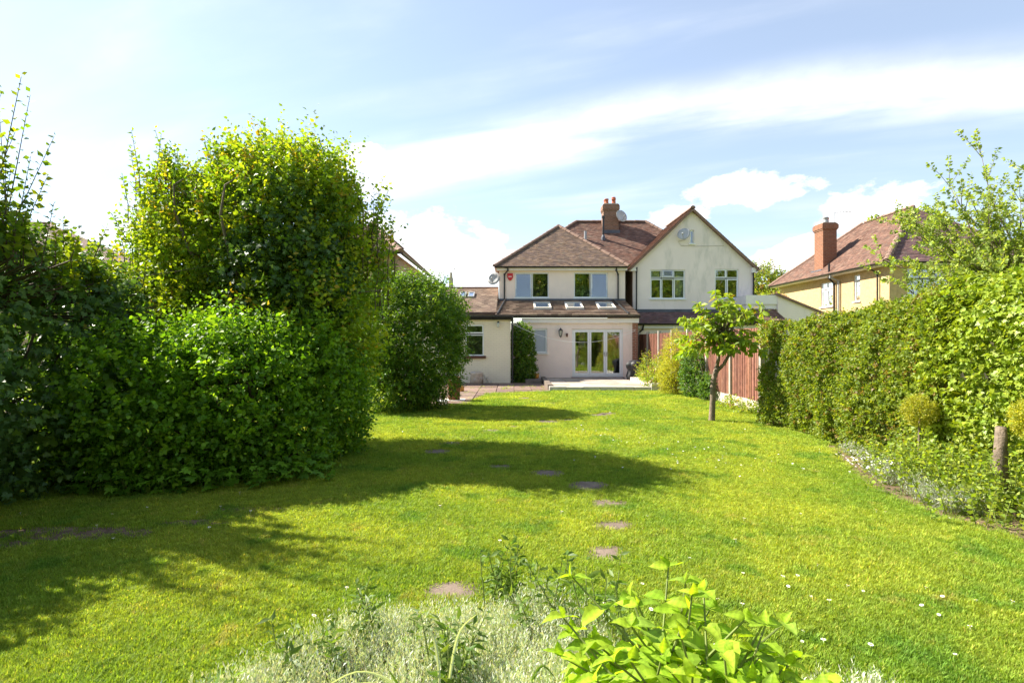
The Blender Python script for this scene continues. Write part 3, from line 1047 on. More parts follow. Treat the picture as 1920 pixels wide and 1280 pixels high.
# ------------------------------------------------------------------ left hand houses
lh = thing('tan_house', (-8, 24, 0), 'tan walled house with brown hipped roof behind the round shrub', 'house')
MB().box(-11.5, -4.95, 24.35, 34, 0, 5.45).build('wall', MATS['tan_render'], lh)
k0 = Vector((-4.70, 24.0, 5.48)); kl = Vector((-11.8, 24.0, 5.48)); ka = Vector((-7.25, 29.6, 7.80)); kb = Vector((-7.25, 38.0, 7.80))
Vf = Vector((0, ka.y - k0.y, ka.z - k0.z))
slope(lh, kl, (1, 0, 0), Vf, [(0, 0), (k0.x - kl.x, 0), (ka.x - kl.x, Vf.length)], PAL_LEAN, seed=51, name='front_roof')
Vs = Vector((ka.x - k0.x, 0, ka.z - k0.z))
lr = slope(lh, k0, (0, 1, 0), Vs, [(0, 0), (14.0, 0), (14.0, Vs.length), (ka.y - k0.y, Vs.length)], PAL_LEAN, seed=52, name='side_roof')
ridge_line(lr, k0, ka, .14)
ridge_line(lr, ka, kb, .12)
gutter(lh, (k0.x + .05, k0.y, 5.44), (k0.x + .05, 37, 5.44))
gutter(lh, (kl.x, k0.y - .05, 5.44), (k0.x, k0.y - .05, 5.44))
downpipe(lh, [(-5.1, 24.0, 5.4), (-5.1, 24.2, 5.1), (-5.1, 24.28, 0)])

fl = thing('brown_roofed_house', (-23, 28, 0), 'house with plain brown roof glimpsed above the ivy hedge', 'house')
MB().box(-31, -19.7, 26.2, 34, 0, 5.3).build('wall', MATS['tan_render'], fl)
e0 = Vector((-31.4, 25.9, 5.3)); e1 = Vector((-19.4, 25.9, 5.3)); ra = Vector((-28.5, 30, 7.9)); rb_ = Vector((-24.4, 30, 7.9))
Vf = Vector((0, 4.1, 2.6))
fr_ = slope(fl, e0, (1, 0, 0), Vf, [(0, 0), (12.0, 0), (rb_.x - e0.x, Vf.length), (ra.x - e0.x, Vf.length)], PAL_BROWN, seed=55, name='roof')
ridge_line(fr_, e1, rb_)
ridge_line(fr_, ra, rb_)
MB().poly([e1, rb_, (-19.4, 34, 5.8)]) 
bk = MB(); bk.poly([e1, rb_, (-19.4, 34.1, 5.3)]); bk.poly([ra, rb_, (-19.4, 34.1, 5.3), (-31.4, 34.1, 5.3)]); bk.poly([e0, ra, (-31.4, 34.1, 5.3)])
bk.build('rear_roof', MATS['ridge'], fl)

# low side wing with two roof lights, between the two houses
sw = thing('side_wing', (-2.5, 26, 0), 'low side wing with brown tiled roof and two small skylights', 'outbuilding')
MB().box(-5.2, -.66, 25.4, 31.5, 0, 2.95).build('wall', MATS['render_cream'], sw)
e = Vector((-5.3, 25.15, 2.98)); tp = Vector((-5.3, 28.6, 4.36))
Vs = tp - e
ws = slope(sw, e, (1, 0, 0), Vs, [(0, 0), (4.62, 0), (4.62, Vs.length), (0, Vs.length)], PAL_LEAN, seed=60, gauge=.14, tw=.2, name='wing_roof')
Vd = Vs.normalized(); Nn = Vector((0, -Vd.z, Vd.y))
for cx in (-2.36, -1.96):
    def rf2(a, d, z, cx=cx):
        q = Vector((cx + a, e.y, e.z)) + Vd * z + Nn * d
        return q
    fo = MB(rf2)
    for (a0, a1, z0, z1) in ((-.15, .15, 2.1, 2.16), (-.15, .15, 2.74, 2.8), (-.15, -.10, 2.16, 2.74), (.10, .15, 2.16, 2.74)):
        fo.box(a0, a1, .02, .10, z0, z1)
    fo = fo.build('skylight', MATS['metal_grey'], ws)
    MB(rf2).box(-.10, .10, .07, .078, 2.16, 2.74).build('pane', MATS['glass_roof'], fo)
MB().box(-5.3, -.68, 28.55, 28.65, 4.36, 4.44).build('ridge_capping', MATS['ridge'], ws)
bk = MB(); bk.poly([(-5.3, 28.62, 4.36), (-.68, 28.62, 4.36), (-.68, 31.8, 3.0), (-5.3, 31.8, 3.0)]); bk.build('rear_roof', MATS['ridge'], sw)

dc = thing('distant_chimney', (-4.6, 44, 0), 'weathered chimney with thin television aerial above the low side wing', 'chimney')
MB().box(-4.86, -4.58, 43.8, 44.3, 0, 6.6).build('stack', MATS['concrete_post'], dc)
MB().lathe(-4.72, 44.05, [(.15, 6.6), (.12, 6.62), (.10, 7.0), (.12, 7.02)], 10).build('chimney_pot', MATS['concrete_post'], dc)
an = MB().tube([(-4.45, 44, 5.5), (-4.45, 44, 7.35)], .018, 5)
an.tube([(-4.8, 44, 7.3), (-3.9, 44, 7.32)], .014, 4)
for k in range(6):
    an.tube([(-4.75 + .15 * k, 43.8, 7.31), (-4.75 + .15 * k, 44.2, 7.31)], .008, 4)
an.build('aerial', MATS['metal_grey'], dc)

# ------------------------------------------------------------------ painted brick outbuilding
ob = thing('brick_outbuilding', (-2, 23.25, 0), 'flat roofed outbuilding of cream painted brick with black fascia', 'outbuilding')
FO = fr_front(23.25)
ow = (-1.92, -1.15, 1.11, 2.40)
wall('wall', ob, MATS['brick_painted'], FO, -4.8, -.06, 0, 2.58, .22, [ow])
MB().box(-.28, -.06, 23.47, 24.6, 0, 2.58).build('return_wall', MATS['brick_painted'], ob)
window(ob, FO, *ow, [(0, 1, 0, .68, False, 0), (0, 1, .70, 1, True, 0)], sill=False, deep=1.0)
MB(FO).box(ow[0] - .08, ow[1] + .08, -.07, .04, ow[2] - .10, ow[2] + .003).build('sill', MATS['sill_brown'], ob)
MB().box(-4.9, .0, 23.13, 25.2, 2.582, 2.74).build('flat_roof', MATS['gutter_black'], ob)
gutter(ob, (-4.9, 23.08, 2.70), (-.0, 23.08, 2.70), .06)
downpipe(ob, [(.02, 23.12, 2.70), (.02, 23.20, 2.55), (.02, 23.22, 0)], .035)
lm = MB(FO).box(-.60, -.52, -.03, 0, 2.40, 2.52)
lm.tube([(-.56, -.03, 2.47), (-.56, -.12, 2.47)], .02, 6)
lmo = lm.build('wall_light', MATS['black_metal'], ob)
MB(FO).lathe(-.56, -.12, [(.02, 2.26), (.055, 2.30), (.06, 2.42), (.03, 2.46)], 10).build('lamp_glass', MATS['lamp_glass'], lmo)

# ------------------------------------------------------------------ patio, path, stepping stones
pt = MB().box(1.42, 4.75, 19.72, YG, -.2, .125).build('patio', MATS['patio_slab'])
tag(pt, kind='structure')
rr = random.Random(4)
for i in range(5):
    for j in range(8):
        c = rr.uniform(.8, 1.2)
        x0, y0 = 1.43 + i * .662, 19.74 + j * .603
        MB().box(x0 + .006, x0 + .655, y0 + .006, y0 + .597, .10, .142 + rr.uniform(-.003, .003), (c, c * rr.uniform(.93, 1.0), c * rr.uniform(.88, 1))).build('paving_slab', MATS['patio_slab'], pt)
kf = MB()
for k in range(6):
    MB().box(1.28 + k * .58, 1.28 + k * .58 + .57, 19.46, 19.72, -.1, .15 + rr.uniform(-.004, .004)).build('edging_slab', MATS['pale_slab'], pt)
for k in range(8):
    MB().box(1.24, 1.42, 19.73 + k * .575, 19.73 + k * .575 + .565, -.1, .20 + rr.uniform(-.004, .004)).build('edging_brick', MATS['slab'], pt)
for k in range(6):
    MB().box(4.76, 5.12, 19.4 + k * .7, 19.4 + k * .7 + .69, -.1, .26 + rr.uniform(-.004, .004)).build('edging_slab', MATS['pale_slab'], pt)
st = MB().box(.55, 1.2, 22.9, 23.9, 0, .16).build('doorstep', MATS['slab'])
tag(st, 'low grey concrete doorstep beside the climbing shrub', 'step')

# path of slabs along the outbuilding
pa = MB().poly([(-2.6, 13.6, .004), (-1.2, 15.2, .004), (-.6, 18.5, .004), (1.2, 18.9, .004), (1.2, 24.0, .004), (-4.0, 23.3, .004), (-3.2, 16, .004)])
pm = MB(); pm.poly([(-2.6, 14.6, .004), (-1.3, 15.4, .004), (-.75, 18.6, .004), (1.23, 19.1, .004), (1.23, 24.5, .004), (-4.0, 24.5, .004), (-3.2, 16, .004)])
po = tag(pm.build('path', MATS['soil']), kind='structure')
def in_path(x, y):
    P = [(-2.6, 14.6), (-1.3, 15.4), (-.75, 18.6), (1.23, 19.1), (1.23, 24.5), (-4.0, 24.5), (-3.2, 16)]
    ins = np.zeros(np.shape(x), bool)
    for i in range(len(P)):
        (a, b), (c, d) = P[i], P[(i + 1) % len(P)]
        cond = ((b > y) != (d > y))
        xi = a + (y - b) / (d - b + 1e-12) * (c - a)
        ins ^= cond & (x < xi)
    return ins
for i in range(9):
    for j in range(16):
        x0, y0 = -4.2 + i * .61, 14.8 + j * .61
        if not in_path(np.array([x0 + .3]), np.array([y0 + .3]))[0] or y0 > 22.6:
            continue
        c = rr.uniform(.8, 1.25)
        MB().box(x0 + rr.uniform(.005, .02), x0 + .60, y0 + rr.uniform(.005, .02), y0 + .60, -.02, .022 + rr.uniform(-.006, .006), (c * 1.15, c * rr.uniform(.9, 1.0), c * rr.uniform(.85, 1))).build('paving_slab', MATS['slab'], po)

STONES = []
for (u, v, w) in ((850, 1112, 96), (1141, 1039, 80), (1150, 987, 72), (1142, 946, 62), (1103, 912, 66), (1027, 888, 54), (938, 876, 42), (820, 847, 42), (842, 832, 36), (880, 821, 30), (922, 808, 32),
                  (965, 801, 30), (1026, 791, 42), (1066, 788, 30), (1125, 779, 36), (1142, 776, 30), (1004, 752, 28), (1034, 757, 28), (985, 747, 26)):
    Y = 1814 / (v - 640)
    STONES.append((px2(u, Y), Y, w * Y / 1067 * 1.18))
ORD = ('first second third fourth fifth sixth seventh eighth ninth tenth eleventh twelfth thirteenth fourteenth fifteenth sixteenth seventeenth eighteenth nineteenth').split()
STONE_WORDS = ['large worn slab touching the edge of the silver leaved bed'] + ['flat brown stepping stone, %s one from the silver leaved bed towards the patio' % w for w in ORD[1:]]
for i, (x, y, w) in enumerate(STONES):
    mb = MB()
    n = 10
    pts = []
    a = rr.uniform(-.25, .25)
    for k in range(n):
        th = 2 * math.pi * k / n + .3
        r = w / 2 * (1.0 / max(abs(math.cos(th)), abs(math.sin(th)))) ** .75 * rr.uniform(.92, 1.05)
        pts.append((x + r * math.cos(th + a), y + r * .85 * math.sin(th + a)))
    c = rr.uniform(.8, 1.15)
    col = (c, c * .95, c * .92)
    mb.poly([(p[0], p[1], .012) for p in pts], col)
    for k in range(n):
        p, q = pts[k], pts[(k + 1) % n]
        e_ = 1.03
        mb.poly([(p[0], p[1], .012), (q[0], q[1], .012), (x + (q[0] - x) * e_, y + (q[1] - y) * e_, -.03), (x + (p[0] - x) * e_, y + (p[1] - y) * e_, -.03)], col)
    so_ = mb.build('stepping_stone', MATS['slab'], origin=(x, y, 0))
    tag(so_, STONE_WORDS[i], 'stepping stone', 'stepping stones across the lawn')

# ------------------------------------------------------------------ fence
fx = 5.80
fence = thing('fence', (fx, 19, 0), 'red brown closeboard fence with concrete posts along the lawn', 'fence')
posts = [13.2 + 1.84 * k for k in range(7)] + [25.9]
pmesh = MB().box(-.055, .055, -.05, .05, 0, 2.12).mesh('post', MATS['concrete_post'])
bmesh_ = MB().box(-.02, .02, 0, 1.0, 0, .30).mesh('gravel_board', MATS['concrete'])
bvars = []
for k in range(6):
    mb = MB()
    c = rr.uniform(.75, 1.3)
    col = (c, c * rr.uniform(.9, 1.05), c * rr.uniform(.9, 1.05))
    for (y0, y1, x0, x1) in ((0, .098, -.012, .012),):
        i = len(mb.v)
        mb.poly([(-.022, 0, 0), (-.006, .11, 0), (-.006, .11, 1.72), (-.022, 0, 1.72)], col)
        mb.poly([(.004, 0, 0), (.004, .11, 0), (.004, .11, 1.72), (.004, 0, 1.72)], col)
        mb.poly([(-.022, 0, 0), (.004, 0, 0), (.004, 0, 1.72), (-.022, 0, 1.72)], col)
        mb.poly([(-.022, 0, 1.72), (-.006, .11, 1.72), (.004, .11, 1.72), (.004, 0, 1.72)], col)
    bvars.append(mb.mesh('board', MATS['fence_wood']))
for k, y in enumerate(posts):
    link(bpy.data.objects.new('post', pmesh), fence, (fx, y, 0))
    if k + 1 < len(posts):
        L = posts[k + 1] - y - .10
        g_ = link(bpy.data.objects.new('gravel_board', bmesh_), fence, (fx + .01, y + .05, 0))
        g_.scale = (1, L, 1)
        n = int(L / .098)
        for j in range(n):
            link(bpy.data.objects.new('board', bvars[rr.randrange(6)]), fence, (fx + rr.uniform(-.004, .004), y + .05 + j * L / n, .30 + rr.uniform(-.006, .006)))
        rl_ = MB()
        for z in (.5, 1.1, 1.7):
            rl_.box(fx + .01, fx + .06, y + .05, posts[k + 1] - .05, z, z + .07)
        rl_.build('rail', MATS['fence_wood'], fence)

# ------------------------------------------------------------------ small things by the house
bq = thing('barbecue', (5.0, 23.2, .14), 'covered barbecue under a crumpled black sheet beside the bifold doors', 'barbecue')
def wobf(th, z): return 1 + .16 * math.sin(5 * th + z * 4) + .09 * math.sin(9 * th - z * 7) + .05 * math.sin(2 * th)
MB().lathe(5.0, 23.2, [(.30, .15), (.32, .30), (.28, .42), (.27, .54), (.31, .64), (.34, .74), (.32, .83), (.22, .90), (.12, .93), (.01, .94)], 26, wob=wobf).build('cover', MATS['bbq_cover'], bq, True)
for k in range(3):
    th = k * 2.1 + .4
    MB().tube([(5.0 + .22 * math.cos(th), 23.2 + .22 * math.sin(th), .6), (5.0 + .28 * math.cos(th), 23.2 + .28 * math.sin(th), .14)], .018, 6).build('leg', MATS['black_metal'], bq)

dr = thing('rusty_drum', (-1.66, 16.3, 0), 'rusty metal garden incinerator standing beside the round shrub', 'drum')
MB().lathe(-1.66, 16.3, [(.155, .04), (.165, .05), (.175, .30), (.172, .32), (.185, .34), (.19, .66), (.20, .68), (.185, .69), (.175, .66), (.16, .3)], 20).build('body', MATS['rust'], dr, True)
for k in range(3):
    th = k * 2.1
    MB().tube([(-1.66 + .14 * math.cos(th), 16.3 + .14 * math.sin(th), .08), (-1.66 + .17 * math.cos(th), 16.3 + .17 * math.sin(th), .02)], .015, 6).build('foot', MATS['rust'], dr)
bs = MB().box(-2.0, -1.35, 16.0, 16.6, 0, .035)
tag(bs.build('base_slab', MATS['pale_slab'], origin=(-1.66, 16.3, 0)), 'thin pale slab lying under the rusty drum', 'slab')
wp = MB().tube([(-2.02, 15.55, .06), (-1.80, 15.47, .06)], .055, 12)
tag(wp.build('pipe_offcut', MATS['upvc'], origin=(-1.9, 15.5, 0)), 'short white plastic pipe offcut lying on the ground', 'pipe')
sk = MB().lathe(-1.42, 22.65, [(.16, .0), (.24, .05), (.26, .2), (.23, .36), (.25, .44), (.18, .50), (.06, .47)], 18, wob=lambda th, z: 1 + .12 * math.sin(3 * th + z * 5) + .08 * math.sin(7 * th - z * 9))
tag(sk.build('rubble_sack', MATS['sack'], origin=(-1.42, 22.65, 0), smooth=True), 'crumpled rubble sack against the painted brick wall', 'sack')
for (x, a, h, lab) in ((-1.08, .5, .36, 'broken paving piece leaning on the rubble sack'), (-.92, .75, .28, 'smaller broken slab leaning beside the rubble sack')):
    mb = MB(lambda X, Y, Z, x=x, a=a: (x + X * math.cos(a) - Z * math.sin(a) + .1, 22.75 + Y, X * math.sin(a) + Z * math.cos(a) + .06))
    mb.box(-.03, .03, -.14, .16, 0, h)
    tag(mb.build('broken_slab', MATS['concrete'], origin=(x, 22.75, 0)), lab, 'slab')
of = MB().lathe(-1.72, 19.2, [(.07, 0), (.10, .02), (.11, .16), (.08, .19), (.02, .2)], 12, wob=lambda th, z: 1 + .1 * math.sin(3 * th))
tag(of.build('orange_pot', MATS['orange_plastic'], origin=(-1.72, 19.2, 0), smooth=True), 'small orange plastic pot behind the rusty drum', 'pot')
of = MB().lathe(1.0, 23.75, [(.09, .16), (.12, .18), (.13, .34), (.11, .36), (.10, .3)], 14)
tag(of.build('flower_pot', MATS['orange_plastic'], origin=(1.0, 23.75, .16), smooth=True), 'orange flower pot on the doorstep by the climbing shrub', 'pot')

def catenary(p0, p1, sag, n=24):
    p0, p1 = Vector(p0), Vector(p1)
    return [p0.lerp(p1, k / n) - Vector((0, 0, 4 * sag * (k / n) * (1 - k / n))) for k in range(n + 1)]
wl = thing('washing_line', (.02, 23.1, 2.45), 'sagging white washing line strung across the rear of the house', 'washing line')
MB().tube(catenary((.02, 23.15, 2.42), (5.3, 24.45, 2.16), .62), .006, 4).build('cord', MATS['line_cord'], wl)
MB().tube(catenary((2.62, 24.45, 2.16), (5.3, 24.45, 2.20), .07), .005, 4).build('cord', MATS['line_cord'], wl)

# ================================================================== VEGETATION
def nrmz(a):
    return a / np.maximum(np.linalg.norm(a, axis=-1, keepdims=True), 1e-9)


T_FOLD = (np.array([(0, 0, 0), (-.30, .42, .10), (.30, .42, .10), (0, 1, -.08), (0, .5, 0)]), np.array([(0, 2, 4), (4, 2, 3), (0, 4, 1), (4, 3, 1)]))
T_SLIM = (np.array([(0, 0, 0), (-.17, .42, .05), (.17, .42, .05), (0, 1, -.15), (0, .5, 0)]), T_FOLD[1])
T_ROUND = (np.array([(0, 0, 0), (-.33, .22, .05), (-.38, .58, .06), (0, 1, -.10), (.38, .58, .06), (.33, .22, .05), (0, .5, -.02)]),
           np.array([(0, 6, 1), (1, 6, 2), (2, 6, 3), (3, 6, 4), (4, 6, 5), (5, 6, 0)]))
T_IVY = (np.array([(0, .12, 0), (-.22, -.06, .03), (-.52, .18, -.05), (-.30, .36, .04), (-.36, .66, -.03), (-.14, .62, .03), (0, 1.05, -.10),
                   (.14, .62, .03), (.36, .66, -.03), (.30, .36, .04), (.52, .18, -.05), (.22, -.06, .03), (0, .42, -.02)]),
         np.array([(12, i, (i + 1) % 12) for i in range(12)]))


def leaves(name, pos, d, n, size, col, tmpl, mat, parent, width=1.0):
    tv, tf = tmpl
    d = nrmz(d)
    s = nrmz(np.cross(d, n))
    n = np.cross(s, d)
    size = np.asarray(size)[:, None, None]
    co = pos[:, None, :] + size * (tv[None, :, 0:1] * width * s[:, None, :] + tv[None, :, 1:2] * d[:, None, :] + tv[None, :, 2:3] * n[:, None, :])
    k = len(tv)
    N = len(pos)
    faces = (tf[None] + (np.arange(N) * k)[:, None, None]).reshape(-1, 3)
    fc = np.repeat(col, len(tf), axis=0)
    o = np_object(name, co.reshape(-1, 3), faces, fc, mat, parent)
    return tag(o, kind='stuff')


def shoots(base, d, L, nl, size, spread=.8, up=.35, droop=.0, flat=.30):
    """leafy shoots: nl leaves set spirally along each; returns pos, dir, normal, size"""
    N = len(base)
    t_ = np.linspace(.12, 1, nl)[None, :, None]
    L = np.broadcast_to(np.asarray(L).reshape(-1, 1, 1), (N, 1, 1))
    d = nrmz(d)
    bend = np.zeros((N, 1, 3))
    bend[..., 2] = (up - droop)
    pos = base[:, None] + d[:, None] * L * t_ + bend * L * t_ * t_ * .4
    a = nrmz(np.cross(d, rng.normal(size=(N, 3))))
    b = np.cross(d, a)
    th = (np.arange(nl) * 2.4)[None, :] + rng.uniform(0, 6.28, (N, 1))
    rad = a[:, None] * np.cos(th)[..., None] + b[:, None] * np.sin(th)[..., None]
    ld = d[:, None] * (1 - spread * .5) + rad * spread + rng.normal(size=(N, nl, 3)) * .25
    ld[..., 2] += -.15 - droop
    nn = rng.normal(size=(N, nl, 3)) * (1 - flat)
    nn[..., 2] += flat
    nn += rad * .45
    sz = np.broadcast_to(np.asarray(size).reshape(-1, 1), (N, nl)) * rng.uniform(.6, 1.15, (N, nl)) * (1 - .25 * np.linspace(0, 1, nl) ** 2)[None]
    return pos.reshape(-1, 3), nrmz(ld).reshape(-1, 3), nrmz(nn).reshape(-1, 3), sz.reshape(-1)


def colours(n, pal, wts=None, var=.18, per=1):
    pal = np.array(pal)
    k = (n + per - 1) // per
    idx = np.repeat(rng.choice(len(pal), k, p=wts), per)[:n]
    return pal[idx] * rng.uniform(1 - var, 1 + var, (n, 1)) * rng.uniform(.93, 1.07, (n, 3))


_W = rng.normal(size=(10, 3))
_P = rng.uniform(0, 6.28, 10)
def lumpy(p, f):
    v = 0
    for k in range(10):
        v = v + np.sin((p @ (_W[k] * f * (1 + .12 * k))) + _P[k])
    return v / 4.5


def blob_points(blobs, n, amp=.14, freq=1.6, inner=.35, zmin=.05, top=1.0):
    """points in the outer shell of a union of lumpy ellipsoids, with outward directions"""
    C = np.array([b[0] for b in blobs], float)
    Rr = np.array([b[1] for b in blobs], float)
    area = (Rr[:, 0] * Rr[:, 1] + Rr[:, 1] * Rr[:, 2] + Rr[:, 0] * Rr[:, 2])
    out_p, out_d = [], []
    got = 0
    while got < n:
        m_ = int((n - got) * 2.2) + 50
        idx = rng.choice(len(blobs), m_, p=area / area.sum())
        dd = nrmz(rng.normal(size=(m_, 3)))
        s = 1 - inner * rng.random(m_) ** 1.6
        c, r = C[idx], Rr[idx]
        q = c + dd * r
        s = s * top * (1 + amp * lumpy(q, freq))
        p = c + dd * r * s[:, None]
        ok = p[:, 2] > zmin
        for b in range(len(blobs)):
            inside = (((p - C[b]) / Rr[b]) ** 2).sum(1) < .42
            ok &= ~(inside & (idx != b))
        out_p.append(p[ok])
        out_d.append(nrmz(dd[ok] / r[ok]))
        got += ok.sum()
    return np.concatenate(out_p)[:n], np.concatenate(out_d)[:n]


def stems(parent, root, tips, r0=.05, r1=.008, n=5, name='trunk', mat='bark', mid=.45, wander=.12, seed=1):
    rnd = random.Random(seed)
    mb = MB()
    for tp_ in tips:
        a, b = Vector(root), Vector(tp_)
        L = (b - a).length
        pts, rads = [], []
        K = 6
        j = Vector((rnd.gauss(0, 1), rnd.gauss(0, 1), rnd.gauss(0, .4))) * wander * L
        for k in range(K + 1):
            f = k / K
            pts.append(a.lerp(b, f) + j * math.sin(math.pi * f) + Vector((0, 0, mid * L * .25 * math.sin(math.pi * f))) + Vector((rnd.gauss(0, 1), rnd.gauss(0, 1), 0)) * .015 * L)
            rads.append(r0 + (r1 - r0) * f ** .7)
        mb.tube(pts, rads, n)
    return mb.build(name, MATS[mat], parent, True)


G_HORN = [(0.1317, 0.2721, 0.0194), (0.1843, 0.351, 0.0242), (0.0966, 0.2106, 0.0169), (0.2457, 0.4124, 0.029)]
G_TREE = [(0.168, 0.2679, 0.0192), (0.252, 0.341, 0.0216), (0.126, 0.2111, 0.018), (0.336, 0.3816, 0.0264), (0.3696, 0.2761, 0.036)]
G_LAUREL = [(0.084, 0.1688, 0.022), (0.119, 0.216, 0.0264), (0.063, 0.135, 0.0198), (0.168, 0.2565, 0.0275)]
G_IVY = [(0.075, 0.1522, 0.0338), (0.0975, 0.1885, 0.039), (0.06, 0.1232, 0.0312), (0.1275, 0.2175, 0.0416)]
G_HEDGE = [(0.2, 0.2775, 0.0336), (0.256, 0.3375, 0.0384), (0.152, 0.225, 0.0336), (0.304, 0.36, 0.042), (0.272, 0.195, 0.072)]
G_BRIGHT = [(0.2635, 0.35, 0.03), (0.31, 0.392, 0.036), (0.217, 0.308, 0.0264)]

# ---- big spreading tree on the left
tree = thing('spreading_tree', (-4.0, 9.6, 0), 'large spreading leafy tree with upright top shoots behind the clipped shrub', 'tree')
tb = [((-3.9, 9.6, 3.2), (1.35, 1.3, 1.2)), ((-5.1, 9.8, 2.9), (.85, 1.1, 1.0)), ((-3.2, 9.3, 2.75), (.55, 1.0, .95)), ((-3.6, 9.4, 4.25), (.95, .9, .6)), ((-3.2, 9.3, 3.95), (.45, .7, .5)),
      ((-4.55, 9.5, 4.0), (.5, .6, .55)), ((-5.6, 9.6, 3.9), (.48, .5, .75)), ((-5.95, 9.8, 3.2), (.45, .6, .5)), ((-5.9, 9.9, 2.3), (.6, .9, .6)), ((-4.2, 9.4, 4.5), (.45, .4, .4)),
      ((-3.4, 9.0, 1.9), (1.05, 1.0, .85)), ((-5.0, 9.4, 1.9), (1.1, 1.0, .8)), ((-2.65, 9.2, 1.7), (.36, .7, .8))]
bp, bd_ = blob_points(tb, 7200, .26, 2.2, .5)
bd_[:, 2] += .35
P_, D_, N_, Z_ = shoots(bp, bd_ + rng.normal(size=bp.shape) * .35, rng.uniform(.18, .45, len(bp)), 8, .094, .8, .3)
# upright shoots breaking the outline
tops = []
for (x, z, h) in ((-5.85, 4.5, .75), (-5.65, 4.5, .6), (-6.05, 4.0, .6), (-6.15, 3.4, .5), (-5.35, 4.1, .6), (-4.75, 4.5, .7), (-4.55, 4.6, .55), (-4.2, 4.8, .4), (-3.75, 4.75, .45), (-3.4, 4.7, .5), (-3.2, 4.5, .6), (-2.9, 4.3, .45), (-2.6, 4.0, .5), (-2.35, 3.6, .95), (-2.25, 3.2, .7), (-2.2, 2.75, .5), (-3.95, 4.8, .4)):
    for q in range(9):
        tops.append((x + rng.normal() * .12, 9.5 + rng.normal() * .25, z - .15 + rng.normal() * .06, h * rng.uniform(.6, 1.1)))
tops = np.array(tops)
td = np.column_stack([rng.normal(size=len(tops)) * .22 + np.where(tops[:, 0] < -4, -.12, .15), rng.normal(size=len(tops)) * .2, np.ones(len(tops))])
P2, D2, N2, Z2 = shoots(tops[:, :3], td, tops[:, 3], 18, .105, 1.0, .1)
rp, rd = blob_points(tb, 520, .2, 2.2, .12, 1.6)
rl2 = rng.uniform(.30, .70, len(rp))
P4, D4, N4, Z4 = shoots(rp, rd + np.array([0, 0, .55]) + rng.normal(size=rp.shape) * .3, rl2, 12, .10, 1.0, .3)
P2, D2, N2, Z2 = [np.concatenate(v) for v in ((P2, P4), (D2, D4), (N2, N4), (Z2, Z4))]
# inner leaves
ip, idd = blob_points(tb, 9000, .1, 1.5, .95, top=.80)
ok = rng.random(len(ip)) < .8
P3, D3, N3 = ip[ok], nrmz(rng.normal(size=(ok.sum(), 3))), nrmz(rng.normal(size=(ok.sum(), 3)) + np.array([0, 0, .8]))
Z3 = rng.uniform(.08, .13, ok.sum())
pos = np.concatenate([P_, P2, P3]); dd = np.concatenate([D_, D2, D3]); nn = np.concatenate([N_, N2, N3]); zz = np.concatenate([Z_, Z2, Z3])
leaves('crown', pos, dd, nn, zz, colours(len(pos), G_TREE, [.32, .28, .2, .16, .04], per=8), T_FOLD, LEAF, tree, 1.15)
vb = [((-3.5, 9.0, 3.3), (.62, .7, .75)), ((-3.7, 9.0, 2.6), (.75, .8, .7)), ((-3.2, 9.0, 2.6), (.45, .7, .6))]
vp_, vd_ = blob_points(vb, 1500, .15, 2.2, .4)
PV, DV, NV, ZV = shoots(vp_ + vd_ * .18, vd_ + rng.normal(size=vp_.shape) * .4, rng.uniform(.12, .3, len(vp_)), 5, .10, .9, -.1, .35, .2)
leaves('climbing_ivy', PV, DV, nrmz(NV + np.repeat(vd_, 5, axis=0) * .6), ZV, colours(len(PV), G_IVY, per=5), T_IVY, LEAF_GLOSSY, tree)
tips = [tuple(b[0]) for b in tb] + [tuple(bp[i]) for i in rng.choice(len(bp), 40, replace=False)] + [tuple(v[:3]) for v in tops[::3]]
mb = MB()
mb.tube([(-4.0, 9.6, -.05), (-3.95, 9.6, .8), (-4.0, 9.55, 1.6), (-3.9, 9.6, 2.4)], [.17, .14, .12, .09], 10)
mb.build('trunk', MATS['bark'], tree, True)
stems(tree, (-3.95, 9.6, 1.5), tips, .045, .006, 5, 'limbs', 'bark', seed=3)
tw_ = MB()
for i in range(len(tops)):
    b_ = Vector(tops[i, :3]); e_ = b_ + Vector(td[i]).normalized() * tops[i, 3]
    tw_.tube([b_ - Vector((0, 0, .3)), b_, e_], [.010, .008, .003], 4)
tag(tw_.build('top_shoots', MATS['twig'], tree), kind='stuff')

# ---- clipped hornbeam mass in front
hs = thing('clipped_shrub', (-3.6, 7.4, 0), 'broad low green shrub mass with small leaves in front of the spreading tree', 'shrub')
hb = [((-3.6, 7.5, .95), (1.0, .95, 1.05)), ((-4.6, 7.2, .85), (.95, .95, 1.0)), ((-2.95, 8.1, .9), (.62, .9, .98)), ((-3.9, 8.0, 1.25), (1.3, .9, .75)), ((-4.3, 6.9, .45), (1.0, .6, .55)), ((-3.2, 7.4, .45), (.80, .65, .6)), ((-2.65, 8.6, .75), (.38, .6, .9))]
bp, bd_ = blob_points(hb, 6400, .16, 2.4, .30, .02)
bd_[:, 2] = bd_[:, 2] * .5 + .05
P_, D_, N_, Z_ = shoots(bp, bd_ + rng.normal(size=bp.shape) * .35, rng.uniform(.14, .32, len(bp)), 7, .074, .9, .05, .0, .62)
rp, rd = blob_points(hb, 320, .16, 2.4, .1, .5)
P4, D4, N4, Z4 = shoots(rp, rd + np.array([0, 0, .35]) + rng.normal(size=rp.shape) * .3, rng.uniform(.2, .42, len(rp)), 10, .07, 1.0, .2, 0, .5)
P_, D_, N_, Z_ = [np.concatenate(v) for v in ((P_, P4), (D_, D4), (N_, N4), (Z_, Z4))]
ip, idd = blob_points(hb, 2600, .1, 1.5, .8, .02, top=.80)
